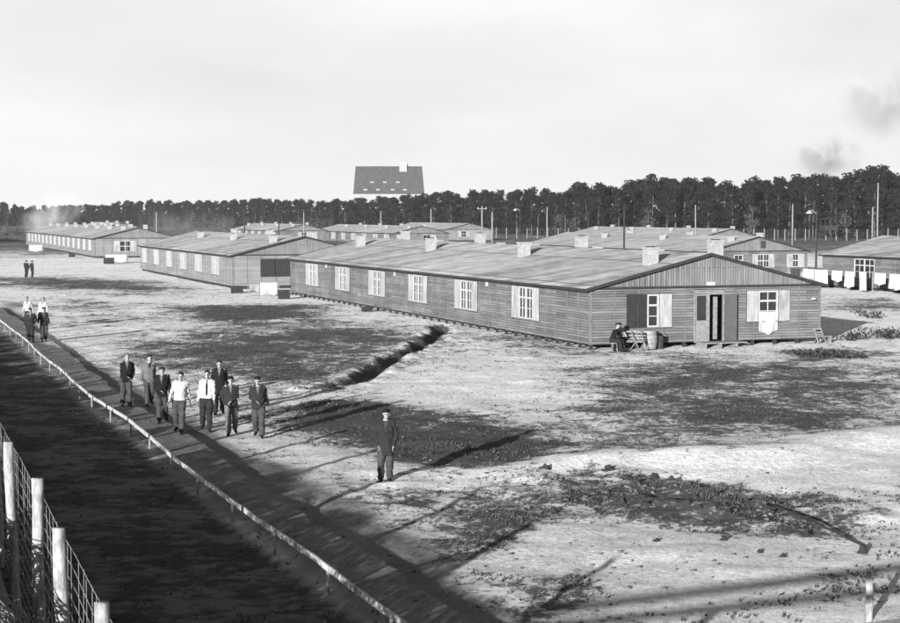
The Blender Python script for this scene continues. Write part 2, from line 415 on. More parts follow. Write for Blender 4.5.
# ------------------------------------------------------------------ barracks
W = 12.5; ZF = .24; ZE = 2.88; RIDGE = 4.42
def wall_boards(mb, n, side, L, openings, mt):
    """boarded wall along local axis; side: 'x0','x1' (long) or 'y0','y1' (gable); openings (a,b,z0,z1)"""
    rows = int(round((ZE-ZF)/.129)); rh = (ZE-ZF)/rows
    def P(s_, z, out):
        if side == 'x0': return (-out, s_, z)
        if side == 'x1': return (W+out, s_, z)
        if side == 'y0': return (s_, -out, z)
        return (s_, L+out, z)
    ln = W if side[0] == 'y' else L
    for r in range(rows):
        z0 = ZF+r*rh; z1 = z0+rh; zc = (z0+z1)/2
        iv = [(0, ln)]
        for (a, b, oz0, oz1) in openings:
            if oz0 < zc < oz1:
                nv = []
                for (p, q) in iv:
                    if b <= p or a >= q: nv.append((p, q)); continue
                    if a > p: nv.append((p, a))
                    if b < q: nv.append((b, q))
                iv = nv
        for (p, q) in iv:
            vs = [P(p, z0, .03), P(q, z0, .03), P(q, z1, .008), P(p, z1, .008), P(p, z0, -.06), P(q, z0, -.06), P(q, z1, -.06), P(p, z1, -.06)]
            mb.add(vs, [(0,1,2,3), (4,7,6,5), (0,4,5,1), (3,2,6,7), (0,3,7,4), (1,5,6,2)], mt)
    if side in n:       # cover strips at the panel joints
        k = int(round(ln/1.3)); 
        for i in range(k+1):
            c = min(max(ln*i/k, .04), ln-.04)
            zs = [(ZF, ZE)]
            for (a, b, oz0, oz1) in openings:
                if a-.04 < c < b+.04: zs = [(ZF, oz0-.03)] + ([(oz1+.03, ZE)] if oz1+.06 < ZE else [])
            wd = .055 if i in (0, k) else .028
            for (q0, q1) in zs:
                if q1-q0 < .05: continue
                vs = [P(c-wd, q0, .04), P(c+wd, q0, .04), P(c+wd, q1, .04), P(c-wd, q1, .04), P(c-wd, q0, -.02), P(c+wd, q0, -.02), P(c+wd, q1, -.02), P(c-wd, q1, -.02)]
                mb.add(vs, [(0,1,2,3), (0,4,5,1), (3,2,6,7), (0,3,7,4), (1,5,6,2)], M['batten'])
def place(side, L, c):
    "matrix taking window space (x across, -y outward, z up) to the wall"
    if side == 'x0': return Matrix.Translation((0, c, 0)) @ Matrix.Rotation(-PI/2, 4, 'Z')
    if side == 'x1': return Matrix.Translation((W, c, 0)) @ Matrix.Rotation(PI/2, 4, 'Z')
    if side == 'y0': return Matrix.Translation((c, 0, 0))
    return Matrix.Translation((c, L, 0)) @ Matrix.Rotation(PI, 4, 'Z')
def window(root, side, L, c, w, z0, z1, cols, rows, shut=('p', 'p'), sw=.6, detail=True, missing=()):
    T = place(side, L, c)
    fr = MB(); fw = .07; cm = cols//2
    def bar(x0, x1, a, b, dy=.0): fr.box((x0, (-.045 if dy == 0 or dy == .004 else .005)+dy, a), (x1, .033, b), None, T)
    bar(-w/2, w/2, z0, z0+fw); bar(-w/2, w/2, z1-fw, z1)
    bar(-w/2, -w/2+fw, z0+fw, z1-fw); bar(w/2-fw, w/2, z0+fw, z1-fw)
    if cols > 2: bar(-.05, .05, z0+fw, z1-fw, .004)
    for i in range(1, cols):
        if cols > 2 and i == cm: continue
        x = -w/2+w*i/cols; bar(x-.018, x+.018, z0+fw, z1-fw, -.012)
    for j in range(1, rows):
        z = z0+(z1-z0)*j/rows; 
        t = .045 if j == rows-1 else .02
        bar(-w/2+fw, w/2-fw, z-t, z+t, -.018)
    win = empty('window', (0, 0, 0)); win.parent = root
    f = fr.build('frame', M['white'], win)
    pn = MB(); pn.box((-w/2, .035, z0), (w/2, .05, z1), None, T); pn.build('pane', M['glass'], win)
    sl = MB(); sl.box((-w/2-.05, -.10, z0-.05), (w/2+.05, .0, z0-.003), None, T); sl.build('sill', M['batten'], win)
    for k, s_ in ((0, -1), (1, 1)):
        if shut[k] is None: continue
        sh = MB(); sh.mats = [None]; a = s_*(w/2+.03); b = s_*(w/2+.03+sw); x0, x1 = min(a, b), max(a, b)
        npl = 5
        for q in range(npl):
            sh.box((x0+(x1-x0)*q/npl+.004, -.068, z0-.02), (x0+(x1-x0)*(q+1)/npl-.004, -.044, z1+.02), None, T)
        for zz in (z0+.2, z1-.25): sh.box((x0+.02, -.09, zz), (x1-.02, -.069, zz+.09), None, T)
        sh.box((x0-.03, -.0425, z0-.06), (x1+.03, -.0385, z1+.04), M['fascia'], T)  # dark sheet behind the leaf, added to stand in for its shadow edge
        for zz in (z0+.24, z1-.21): sh.box((a-.02 if s_ > 0 else a-.0, -.045, zz), (a+.0 if s_ > 0 else a+.02, -.03, zz+.03), None, T)
        sm__ = M['shutter'] if shut[k] == 'p' else M['shutter_dark']
        sh.mats[0] = sm__
        so_ = sh.build('shutter', None, root)
def barrack(name_loc, L, label, wins, front, rwins=(), group='long wooden barracks standing in rows', doorside=None, zoff=0, skin='boards', roofm='roof', chim=True, detail=True, wallgroup=('x0', 'y0'), chs=None, ww=1.9):
    root = empty('barrack', (name_loc[0], name_loc[1], zoff), RZ, label=label, cat='barrack', group=group)
    mb = MB()
    z0, z1 = 1.0, 2.62
    op0 = [(c-ww/2, c+ww/2, z0, z1) for c, _ in wins]
    wall_boards(mb, wallgroup, 'x0', L, op0, M[skin])
    wall_boards(mb, wallgroup, 'y0', L, [o[:4] for o in front], M[skin])
    wall_boards(mb, (), 'x1', L, [], M[skin]); wall_boards(mb, (), 'y1', L, [], M[skin])
    mb.build('wall', None, root)
    for c, sh in wins: window(root, 'x0', L, c, ww, z0, z1, 4, 3, sh, .8)
    # gables: vertical boards
    for yy, s_ in ((0, -1), (L, 1)):
        g = MB(); t = s_*.02
        h = RIDGE-.05-ZE
        g.prism([(0, yy+s_*.015, ZE), (W, yy+s_*.015, ZE), (W/2, yy+s_*.015, ZE+h)], (0, -s_*.05, 0), M['gable'])
        if detail and s_ < 0:
            k = int(W/.28)
            for i in range(1, k):
                x = W*i/k; hh = h*(1-abs(x-W/2)/(W/2))-.04
                if hh > .05: g.box((x-.02, yy-.036, ZE), (x+.02, yy-.0155, ZE+hh), M['gable'])
        g.box((-.03, min(yy+s_*.02, yy+s_*.06), ZE-.07), (W+.03, max(yy+s_*.02, yy+s_*.06), ZE+.05), M['fascia'])
        g.build('gable', None, root)
    # roof
    ov = .30; og = .22; th_ = .09; sl = (RIDGE-ZE)/(W/2)
    rf = MB()
    rn = random.Random(int(L*10+name_loc[0]))
    for s_ in (-1, 1):
        nseg = 24; xe = W/2+s_*(W/2+ov); ze = ZE-ov*sl+.06
        vs = []; 
        for i in range(nseg+1):
            y = -og+(L+2*og)*i/nseg; dz = rn.uniform(-.012, .012)
            vs += [(W/2, y, RIDGE+.06+dz*.5), (xe, y, ze+dz), (xe, y, ze-th_), (W/2, y, RIDGE+.06-th_)]
        fs = []
        for i in range(nseg):
            a = 4*i; b = a+4
            fs += [(a, a+1, b+1, b), (a+1, a+2, b+2, b+1), (a+2, a+3, b+3, b+2)]
        fs += [(0, 3, 2, 1), (4*nseg, 4*nseg+1, 4*nseg+2, 4*nseg+3)]
        rf.add(vs, fs)
    R = rf.build('roof', M[roofm], root)
    vg = MB()
    for s_ in (-1, 1):
        xe = W/2+s_*(W/2+ov+.02); ze = ZE-ov*sl+.06
        for yy in (-og-.035, L+og+.005):
            vg.prism([(W/2, yy, RIDGE+.085), (xe, yy, ze+.02), (xe, yy, ze-.13), (W/2, yy, RIDGE-.07)], (0, .03, 0))
        x0, x1 = sorted((xe-s_*.015, xe+s_*.02)); vg.box((x0, -og, ze-.13), (x1, L+og, ze+.005))
    vg.build('bargeboard', M['fascia'], root)
    # chimneys
    if chim:
        for (u, v) in (chs or [(a, b) for b in np.arange(1.9, L-2, 15.9) for a in (4.0, 7.6)]):
            zr = RIDGE-abs(u-W/2)*sl
            c = MB(); w_ = .29; top = (RIDGE-.05+.62 if u > W/2 else zr+.80)-(0 if detail else .22)
            c.box((u-w_, v-w_, zr-.2), (u+w_, v+w_, top)); c.box((u-w_-.05, v-w_-.05, top), (u+w_+.05, v+w_+.05, top+.08))
            co = c.build('chimney', M['plaster'], R)
            d = MB(); d.box((u-.16, v-.16, top+.085), (u+.16, v+.16, top+.13)); d.build('flue', M['dark'], R)
    # foundation stubs and floor
    if detail:
        sx = MB(); sx.box((-.07, -.07, -.4), (.07, .07, ZF)); sme = sx.mesh('foundation_post', [M['dark_wood']])
        k = int(L/1.3)
        for i in range(k+1): link('foundation_post', sme, root, (.1, min(max(L*i/k, .1), L-.1), 0))
        for i in range(1, 11): link('foundation_post', sme, root, (W*i/10-.09*(i == 10), .12, 0))
        for (x_, y_) in ((W-.1, L-.1), (W-.1, L/2)): link('foundation_post', sme, root, (x_, y_, 0))
    else:
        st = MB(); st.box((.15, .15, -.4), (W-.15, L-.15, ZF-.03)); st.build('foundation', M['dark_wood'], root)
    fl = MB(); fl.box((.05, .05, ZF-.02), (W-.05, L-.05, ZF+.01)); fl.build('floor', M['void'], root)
    return root

# --- near barrack
C1 = at(590, 350)
near_wins = [(c, s) for c, s in ((7.7, ('p', 'p')), (16.3, ('p', 'p')), (24.6, ('p', 'p')), (32.9, ('p', 'p')), (40.9, ('p', 'p')), (49.0, ('p', 'p')))]
def gx(px):   # pixel column on the near gable -> distance along it
    k = (px-450)/FPX*1.0018
    return (k*C1.y-C1.x)/(G.x-k*G.y)
gw1 = (gx(647), gx(658.5)); gw2 = (gx(758), gx(777.5)); gd = (gx(695), gx(722.5))
front = [(gw1[0], gw1[1], 1.0, 2.55), (gw2[0], gw2[1], 1.15, 2.62), (gd[0], gd[1], ZF, 2.55)]
B1 = barrack((C1.x, C1.y), 55.5, 'nearest barrack, weathered boards, gable with open door and cloth hanging from a window', near_wins, front,
             chs=[(4.0, 1.7), (7.5, 1.6), (4.0, 17.5), (7.5, 17.2), (4.0, 33.6), (7.5, 33.5), (4.0, 49.7), (7.5, 49.4)])
window(B1, 'y0', 55.5, sum(gw1)/2, gw1[1]-gw1[0], 1.0, 2.55, 1, 3, (None, 'p'), .66)
window(B1, 'y0', 55.5, sum(gw2)/2, gw2[1]-gw2[0], 1.15, 2.62, 2, 3, ('p', 'p'), .62)
# the two dark shutter leaves of the left window: one folded flat, one half open
for a, b in ((gx(626), gx(636.3)), (gx(637), gx(646))):
    s_ = MB()
    for q in range(5): s_.box((a+(b-a)*q/5+.004, -.07, .98), (a+(b-a)*(q+1)/5-.004, -.046, 2.57))
    for z in (1.2, 2.25): s_.box((a+.02, -.092, z), (b-.02, -.071, z+.09))
    tag(s_.build('shutter', M['shutter_dark'], B1), 'dark stained shutter')
# cloth hanging from the right window is a thing of its own; door
def quadcloth(name, x0, x1, z0, z1, y, m, sag=.03, fold=6, seed=0):
    mb = MB(); nx_, nz = 16, 12; rn = random.Random(seed); ph = rn.uniform(0, 6)
    vs = []; 
    for side in (0, 1):
        for j in range(nz+1):
            for i in range(nx_+1):
                u = i/nx_; v = j/nz
                x = x0+(x1-x0)*u; z = z1+(z0-z1)*v
                z += -sag*math.sin(PI*u)*(1 if v > .9 else .3) + .05*math.sin(7*u+ph)*v + .03*math.sin(17*u+ph*2)*v
                yy = y - .05*math.sin(fold*PI*u+ph+v)*(.3+v) - .02*math.sin(4*v+ph)
                vs.append((x, yy+side*.008, z))
    n1 = (nx_+1)*(nz+1)
    fs = [(j*(nx_+1)+i, j*(nx_+1)+i+1, (j+1)*(nx_+1)+i+1, (j+1)*(nx_+1)+i) for j in range(nz) for i in range(nx_)]
    fs2 = [tuple(n1+k for k in f[::-1]) for f in fs]
    bd = [i for i in range(nx_+1)]+[(j+1)*(nx_+1)-1 for j in range(1, nz+1)]+[nz*(nx_+1)+i for i in range(nx_-1, -1, -1)]+[j*(nx_+1) for j in range(nz-1, 0, -1)]
    fs3 = [(bd[k], n1+bd[k], n1+bd[(k+1) % len(bd)], bd[(k+1) % len(bd)]) for k in range(len(bd))]
    mb.add(vs, fs+fs2+fs3)
    me = mb.mesh(name, [m], True); return me
cl = link('hanging_cloth', quadcloth('hanging_cloth', gw2[0]-.02, gw2[1]+.0, .62, 1.62, -.13, M['cloth'], .05, 3, 4), None, (C1.x, C1.y, 0), RZ)
tag(cl, 'white cloth hung out over the sill of the right gable window', 'cloth')
# door frame, fixed glazed leaf, opened leaf
dw = MB(); a, b = gd
mid = gx(708.5)
dw.box((a-.08, -.06, ZF), (a, .04, 2.6)); dw.box((b, -.06, ZF), (b+.07, .04, 2.6)); dw.box((a-.08, -.062, 2.552), (b+.07, .04, 2.66)); dw.box((mid-.04, -.055, ZF), (mid+.03, .04, 2.55))
dw.box((a-.25, -.14, 2.665), (b+.6, .0, 2.71))
dw.build('door_frame', M['wood'], B1)
lf = empty('door', (0, 0, 0)); lf.parent = B1
l1 = MB(); l1.box((a+.005, -.02, ZF), (mid-.045, .02, 1.25)); l1.box((a+.005, -.02, 1.25), (a+.09, .02, 2.54)); l1.box((mid-.13, -.02, 1.25), (mid-.045, .02, 2.54)); l1.box((a+.09, -.02, 2.44), (mid-.13, .02, 2.54)); l1.build('panel', M['wood'], lf)
l2 = MB(); l2.box((a+.09, -.003, 1.25), (mid-.13, .008, 2.44)); l2.build('pane', M['glass'], lf)
l2b = MB(); l2b.box((a+.0, -.05, 1.3), (a+.05, -.02, 1.36)); l2b.build('handle', M['plaster'], lf)
od = MB(); b0 = b+.08; wl = gx(735)-b0
T = Matrix.Translation((b0, -.07, 0)) @ Matrix.Rotation(math.radians(-14), 4, 'Z')
for q in range(6): od.box((wl*q/6+.003, -.03, ZF+.02), (wl*(q+1)/6-.003, .0, 2.5), None, T)
for z in (.55, 1.4, 2.2): od.box((.03, -.055, z), (wl-.03, -.031, z+.1), None, T)
odo = od.build('door', M['door'], B1); tag(odo, 'dark door leaf standing open')
# inner pale door seen through the opening, and stored white cloth
inn = MB(); inn.box((gx(717), .45, ZF+.05), (gx(722), .5, 2.35)); inn.build('inner_door', M['wood'], B1)
cur = link('curtain', quadcloth('curtain', gx(710), gx(715), 1.0, 2.2, .55, M['cloth_grey'], .02, 3, 9), None, (C1.x, C1.y, 0), RZ); tag(cur, 'pale curtain hanging inside the open barrack door', 'curtain')
sg = MB(); sg.box((gx(705.5), -.085, 2.93), (gx(714), -.063, 3.10)); sg.build('number_plate', M['white'], B1)
lp = MB(); lp.tube([(gx(812), -.04, 2.18), (gx(812), -.14, 2.2)], .03, 8); lp.tube([(gx(812), -.14, 2.26), (gx(812), -.14, 2.21), (gx(812), -.14, 2.16)], [.04, .12, .15], 12); lp.build('wall_lamp', M['white'], B1)
pd = MB()
for x in (gx(696), gx(711), gx(727)):
    pd.box((x-.05, -1.0, -.15), (x+.05, -.12, .2))
for q in range(5): pd.box((gx(693), -1.05+q*.19, .2), (gx(737), -1.05+q*.19+.165, .25))
pd.build('door_step', M['wood'], B1)
st2 = MB(); st2.box((gx(712), -1.5, -.1), (gx(729), -1.2, .06)); st2.build('door_step', M['wood'], B1)
# white insulator caps below the eave, and vents on the ridge
for v in (3.2+9.8, 29.0, 45.0):
    k = MB(); k.box((-.12, v-.09, 2.45), (-.035, v+.09, 2.75)); k.build('eave_lamp', M['white'], B1)
for v in (5.5, 12.7, 21.5, 27.0, 38.5):
    k = MB(); k.box((W/2+.02, v-.4, RIDGE+.03), (W/2+.3, v+.4, RIDGE+.13)); k.build('ridge_vent', M['plaster'], B1)

# --- second barrack of the row
def std_wins(n, first, step, sh=('p', 'p')): return [(first+step*i, sh) for i in range(n)]
C2 = at(233, 289)
B2 = barrack((C2.x, C2.y), 48, 'second barrack of the left row with large dark gable window and pale walls', std_wins(6, 7.0, 7.6), [(2.4, 5.0, 1.0, 2.55)], skin='boards_pale', detail=False)
for a_, b_ in ((2.4, 3.68), (3.72, 5.0)):
    k = MB()
    for q in range(6): k.box((a_+(b_-a_)*q/6+.004, -.06, 1.0), (a_+(b_-a_)*(q+1)/6-.004, -.02, 2.55))
    tag(k.build('shutter', M['shutter_dark'], B2), 'dark closed shutter')
C3 = at(95, 258)
B3 = barrack((C3.x, C3.y), 104, 'third barrack of the left row with many chimneys and white gable window', std_wins(15, 5, 6.6), [(3.6, 5.2, .9, 2.5), (8.6, 10.2, ZF, 2.5)], skin='boards_pale', detail=False,
             chs=[(a, b) for b in np.arange(3, 102, 14.0) for a in (4.6, 7.9)])
window(B3, 'y0', 104, 4.4, 1.6, .9, 2.5, 3, 2, ('p', 'p'), .8)
# second row
CA = atd(707, 172, 0)
BA = barrack((CA.x, CA.y), 50, 'barrack behind the nearest one with dark attic hatch in its gable', std_wins(6, 6, 7.6), [(.9, 1.7, 1.7, 2.3), (3.3, 4.4, 1.3, 2.5), (6.2, 7.7, 1.1, 2.55), (10.6, 11.4, 1.1, 2.55)], skin='boards', roofm='roof2', zoff=-.5, detail=False)
window(BA, 'y0', 50, 1.3, .8, 1.7, 2.3, 2, 1, (None, None), .5)
window(BA, 'y0', 50, 3.85, 1.1, 1.3, 2.5, 2, 2, (None, None), .5)
window(BA, 'y0', 50, 6.95, 1.5, 1.1, 2.55, 4, 2, ('p', 'p'), .6)
window(BA, 'y0', 50, 11.0, .8, 1.1, 2.55, 2, 2, ('p', 'p'), .7)
hb = MB(); hb.box((6.6, -.07, 3.2), (7.2, -.04, 4.0)); tag(hb.build('attic_hatch', M['dark'], BA), 'dark attic hatch')
CD = atd(823, 140, 0)
DL = 50
dwin = [(50-6.2, (None, None)), (50-14.0, ('d', 'd')), (50-22, ('d', 'd')), (50-30, ('d', 'd'))]
BD = barrack((CD.x-L_.x*DL, CD.y-L_.y*DL), DL, 'barrack at the right edge with washing strung along its wall', dwin, [], skin='boards', roofm='roof', zoff=0, ww=2.9, detail=False)
CE = atd(699, 275, 0)
BE = barrack((CE.x, CE.y), 55, 'far barrack whose pale roof rises behind the hatch-gabled one', std_wins(6, 6, 7.6), [], roofm='roof', zoff=-.5, detail=False, wallgroup=())
CF = atd(394, 345, 0)
BF = barrack((CF.x, CF.y), 64, 'distant barrack in the middle with a row of poles and chimneys on it', std_wins(7, 5, 8.4), [(1.8, 3.4, 1.0, 2.5), (6.6, 8.4, .6, 2.5)], skin='boards', zoff=-.5, detail=False, wallgroup=())
window(BF, 'y0', 64, 2.6, 1.6, 1.0, 2.5, 2, 2, ('p', None), 1.2)
window(BF, 'y0', 64, 7.5, 1.8, .6, 2.5, 2, 1, (None, 'p'), 1.2)
CG = atd(279, 390, 0)
BG = barrack((CG.x, CG.y), 53, 'distant dark-gabled barrack left of the middle one', std_wins(6, 5, 7.6), [(5, 7.6, 1.0, 2.5)], skin='boards', zoff=-.4, detail=False, wallgroup=())
window(BG, 'y0', 53, 6.3, 1.4, 1.0, 2.5, 2, 2, ('p', 'p'), .8)
CH_ = atd(30, 318, 0)
BH = barrack((CH_.x-34, CH_.y+40), 48, 'farthest barrack at the left edge behind the third of the left row', std_wins(6, 5, 7), [], skin='boards_pale', zoff=0, detail=False, wallgroup=())
CK = atd(446, 400, 0)
BK = barrack((CK.x, CK.y), 45, 'small distant barrack right of the middle one', std_wins(5, 5, 8), [(4, 5.5, 1.0, 2.5)], skin='boards_pale', zoff=-.2, detail=False, wallgroup=(), chim=False)
window(BK, 'y0', 45, 4.75, 1.4, 1.0, 2.5, 2, 2, ('p', 'p'), .8)
CM = atd(95, 360, 0)
BM_ = barrack((CM.x, CM.y), 45, 'distant barrack behind the third one with only roof and chimneys showing', std_wins(5, 5, 8), [], skin='boards_pale', zoff=.1, detail=False, wallgroup=())

# ------------------------------------------------------------------ great roofed hall far off
def hall():
    d = 820; s = d/FPX
    c = atd(389, d, 0); wl = 71*s/2; dep = 20
    root = empty('large_hall', (c.x, c.y, 0), math.radians(2), label='large whitewashed hall with steep dark dormered roof above the trees', cat='hall')
    ze = CH+(215-193.6)*s; zr = CH+(215-166.3)*s
    w = MB(); w.box((-wl+.2, 0, 0), (wl-.2, dep, ze)); w.build('wall', M['brickwall'], root)
    r = MB(); t = 1.0
    P = lambda x, y, z: (x, y, z)
    r.add([P(-wl, -.6, ze-.1), P(wl, -.6, ze-.1), P(wl-t, dep/2, zr), P(-wl+t, dep/2, zr), P(-wl, dep+.6, ze-.1), P(wl, dep+.6, ze-.1)],
          [(0, 1, 2, 3), (1, 5, 2), (0, 3, 4), (3, 2, 5, 4), (0, 4, 5, 1)], M['tile'])
    ro = r.build('roof', None, root)
    ch = MB(); cx = (403.5-389)*s; ch.box((cx-2.0, 8.0, zr-3.0), (cx+1.9, 11.5, zr+2.4)); ch.build('chimney', M['brickwall'], ro)
    ch = MB(); ch.box((cx+1.95, 9.0, zr-1.5), (cx+2.35, 9.6, zr+1.4)); ch.build('flue_pipe', M['dark'], ro)
    rg = MB(); rg.box((-wl+t, dep/2-.15, zr-.1), (wl-t, dep/2+.15, zr+.22)); rg.build('ridge_tiles', M['tile'], ro)
    sl = (zr-ze)/(dep/2+.6)
    for px, py in ((372.3, 182), (385, 182), (398, 182), (365.8, 189.5), (378, 189.5), (392.8, 189.5), (405, 189.5)):
        x = (px-389)*s; z = CH+(215-py)*s; y = -.6+(z-ze)/sl
        dm = MB(); w_ = .95
        dm.prism([(x-w_, y-.25, z-.5), (x-w_, y-.25, z+.3), (x-w_, y+.55, z+.35), (x-w_, y+.1, z-.5)], (2*w_, 0, 0), M['brickwall'])
        dm.prism([(x-w_-.1, y-.4, z+.3), (x-w_-.1, y-.4, z+.4), (x-w_-.1, y+.9, z+.8), (x-w_-.1, y+.9, z+.6)], (2*w_+.2, 0, 0), M['tile'])
        dm.build('dormer', None, ro)
hall()

# ------------------------------------------------------------------ fences
def fence_near():
    K = 3.5; pts = []
    base = [(14, 440), (37, 478), (66, 529), (108, 603)]
    P = [at(a, b, CH-K) for a, b in base]
    P = [Vector((p.x, p.y, 0)) for p in P]
    d = (P[0]-P[3])/3
    line = [P[3]-d*3, P[3]-d*2, P[3]-d] + [P[3], P[2], P[1], P[0]] + [P[0]+d*i for i in range(1, 16)]
    root = empty('barbed_wire_fence', tuple(P[3]), 0, label='tall wire mesh fence on pale peeled log posts at the left edge', cat='fence')
    H = CH-K
    off = Vector(P[3])
    for i, p in enumerate(line):
        h = H*random.uniform(.985, 1.02); q = p-off; lean = Vector((random.uniform(-.09, .09), random.uniform(-.05, .05), 0))
        mb = MB(); r = random.uniform(.078, .09); n = 7
        mb.tube([q+lean*(k/n)+Vector((random.uniform(-.008, .008), random.uniform(-.008, .008), -.3+(h+.3)*k/n)) for k in range(n+1)], [r*(1.08-.13*k/n)*random.uniform(.95, 1.05) for k in range(n+1)], 12, jit=.03)
        mb.build('post', M['post'], root, True)
    wm = MB(); 
    for j in range(13):
        z = .12+.2*j
        for a, b in zip(line[:-1], line[1:]):
            a_ = a-off; b_ = b-off; m = (a_+b_)/2
            side = Vector((.09, 0, 0))
            wm.tube([a_+side+Vector((0, 0, z)), m+side+Vector((0, random.uniform(-.05, .05), z-.03+random.uniform(-.03, .03))), b_+side+Vector((0, 0, z))], .0045, 4, caps=False)
    for a, b in zip(line[:-1], line[1:]):
        a_ = a-off; b_ = b-off
        for k in range(1, 9):
            q = a_.lerp(b_, k/9)+Vector((.09, 0, 0))
            wm.tube([q+Vector((0, random.uniform(-.06, .06), z)) for z in (.1, .8, 1.6, 2.5)], .0035, 4, caps=False)
    wm.build('wire', M['metal'], root)
    # outer fence
    offv = Vector((d.y, -d.x, 0)).normalized()*(-2.4)
    if offv.x > 0: offv = -offv
    r2 = empty('barbed_wire_fence', tuple(P[3]+offv), 0, label='outer barbed wire fence parallel to the near one, left of it beyond the wire coils', cat='fence')
    for i, p in enumerate(line):
        q = p-off
        mb = MB(); mb.tube([q+Vector((random.uniform(-.02, .02), 0, -.3)), q+Vector((0, 0, 1.2)), q+Vector((random.uniform(-.03, .03), 0, 2.3))], [.075, .07, .066], 10); mb.build('post', M['post'], r2, True)
    w2 = MB()
    for j in range(12):
        for a, b in zip(line[:-1], line[1:]): w2.tube([a-off+Vector((0, 0, .15+.19*j)), b-off+Vector((0, 0, .15+.19*j))], .004, 4, caps=False)
    w2.build('wire', M['metal'], r2)
    # coils of wire between the fences
    cm = MB(); dn = (line[-1]-line[0]).normalized(); sd = offv.normalized(); Ltot = (line[-1]-line[0]).length
    V = []; Fc = []; ns = 3
    t = np.arange(0, Ltot-.01, .0042)
    for (so, zz, r0, ph) in ((.75, .5, .5, 0), (1.65, .5, .5, 1), (1.2, 1.60, .48, 2), (1.15, 1.62, .26, 5), (1.3, 1.2, .45, 6), (1.1, .45, .42, 3), (1.35, .95, .5, 4)):
        hs = 1-.24*sstep(26, 33, t)-.18*sstep(45, 60, t)+.06*np.sin(t*1.1)+.06*np.sin(t*2.3+1)+.04*np.sin(t*4.1)   # coils lie lower further off
        if zz > 1.2: keep = t < 1e9
        else: keep = t < 1e9
        tt = t[keep]; hh = hs[keep]
        ang = tt*2*PI/.052+ph+.5*np.sin(tt*5+ph)
        rr = r0*hh*(1+.08*np.sin(tt*3.1+ph)+.10*np.sin(ang*.37)+.07*np.sin(ang*.113))
        wob = .05*np.sin(tt*2.3+ph)
        cx = P3(dn, line[0], tt)+sd[:][0:0] if False else None
        base = np.array(line[0])[None]+np.array(dn)[None]*tt[:, None]
        sdn = np.array(sd)[None]
        cen = base+sdn*(so+wob)[:, None]
        pts = cen+sdn*(rr*np.cos(ang))[:, None]; pts[:, 2] = zz*hh+rr*np.sin(ang)+.03
        N = len(pts); radial = (pts-cen-np.array([0, 0, 1])[None]*(zz*hh)[:, None]); radial /= np.linalg.norm(radial, axis=1)[:, None]+1e-9
        axd = np.array(dn)[None]
        w = .0105
        ring = [pts+radial*w, pts-radial*w*.5+axd*w, pts-radial*w*.5-axd*w]
        o = sum(len(v) for v in V)
        V.append(np.stack(ring, 1).reshape(-1, 3))
        i = np.arange(N-1)
        for k in range(3):
            k2 = (k+1) % 3
            Fc.append(np.stack([o+3*i+k, o+3*i+k2, o+3*(i+1)+k2, o+3*(i+1)+k], -1))
    ob = nparr('barbed_wire_coils', np.concatenate(V), np.concatenate(Fc), M['metal'])
    tag(ob, 'dense rusty coils of barbed wire piled between the two fences', 'barbed wire', kind='stuff')
def P3(*a): return 0
fence_near()

def fence_rail():
    root = empty('warning_rail', tuple(Vector((RAIL[8].x, RAIL[8].y, 0))), 0, label='low pale wooden warning rail running beside the trodden circuit path', cat='rail')
    off = Vector((RAIL[8].x, RAIL[8].y, 0))
    # resample
    pts = [Vector((p.x, p.y, 0)) for p in RAIL]
    L = [0]
    for a, b in zip(pts[:-1], pts[1:]): L.append(L[-1]+(b-a).length)
    def pt(s):
        for i in range(len(pts)-1):
            if s <= L[i+1]: return pts[i].lerp(pts[i+1], (s-L[i])/(L[i+1]-L[i]))
        return pts[-1]
    step = 3.35; n = int(L[-1]/step)
    P = [pt(L[-1]-step*i) for i in range(n)]
    rng_ = random.Random(4)
    hts = [.5+rng_.uniform(-.02, .02) for _ in P]
    for i in range(n):
        q = P[i]; z = th(q.x, q.y)
        s_ = MB(); s_.tube([q-off+Vector((.05, 0, -.2)), q-off+Vector((.05+rng_.uniform(-.01, .01), 0, hts[i]+.03))], [.032, .03], 8, jit=.05)
        s_.build('post', M['wood'], root, True)
    for i in range(n-1):
        a, b = P[i], P[i+1]; d = (b-a).normalized(); sd = Vector((d.y, -d.x, 0))
        if sd.x > 0: sd = -sd
        mb = MB(); k = 5; vs = []
        for j in range(k+1):
            c = a.lerp(b, j/k)-off; z = hts[i]+(hts[i+1]-hts[i])*j/k+.012*math.sin(PI*j/k)*rng_.uniform(-1, 1.5)
            hh = .05*rng_.uniform(.93, 1.07)
            if j == 0: c -= d*.04
            if j == k: c += d*.04
            o_ = .012*(i % 2)
            vs += [c+sd*(.0+o_)+Vector((0, 0, z-hh)), c+sd*(.035+o_)+Vector((0, 0, z-hh)), c+sd*(.035+o_)+Vector((0, 0, z+hh)), c+sd*(0+o_)+Vector((0, 0, z+hh))]
        fs = [(4*j+q, 4*j+(q+1) % 4, 4*j+4+(q+1) % 4, 4*j+4+q) for j in range(k) for q in range(4)]+[(0, 1, 2, 3), (4*k+3, 4*k+2, 4*k+1, 4*k)]
        mb.add(vs, fs); mb.build('rail_board', M['rail'], root)
fence_rail()

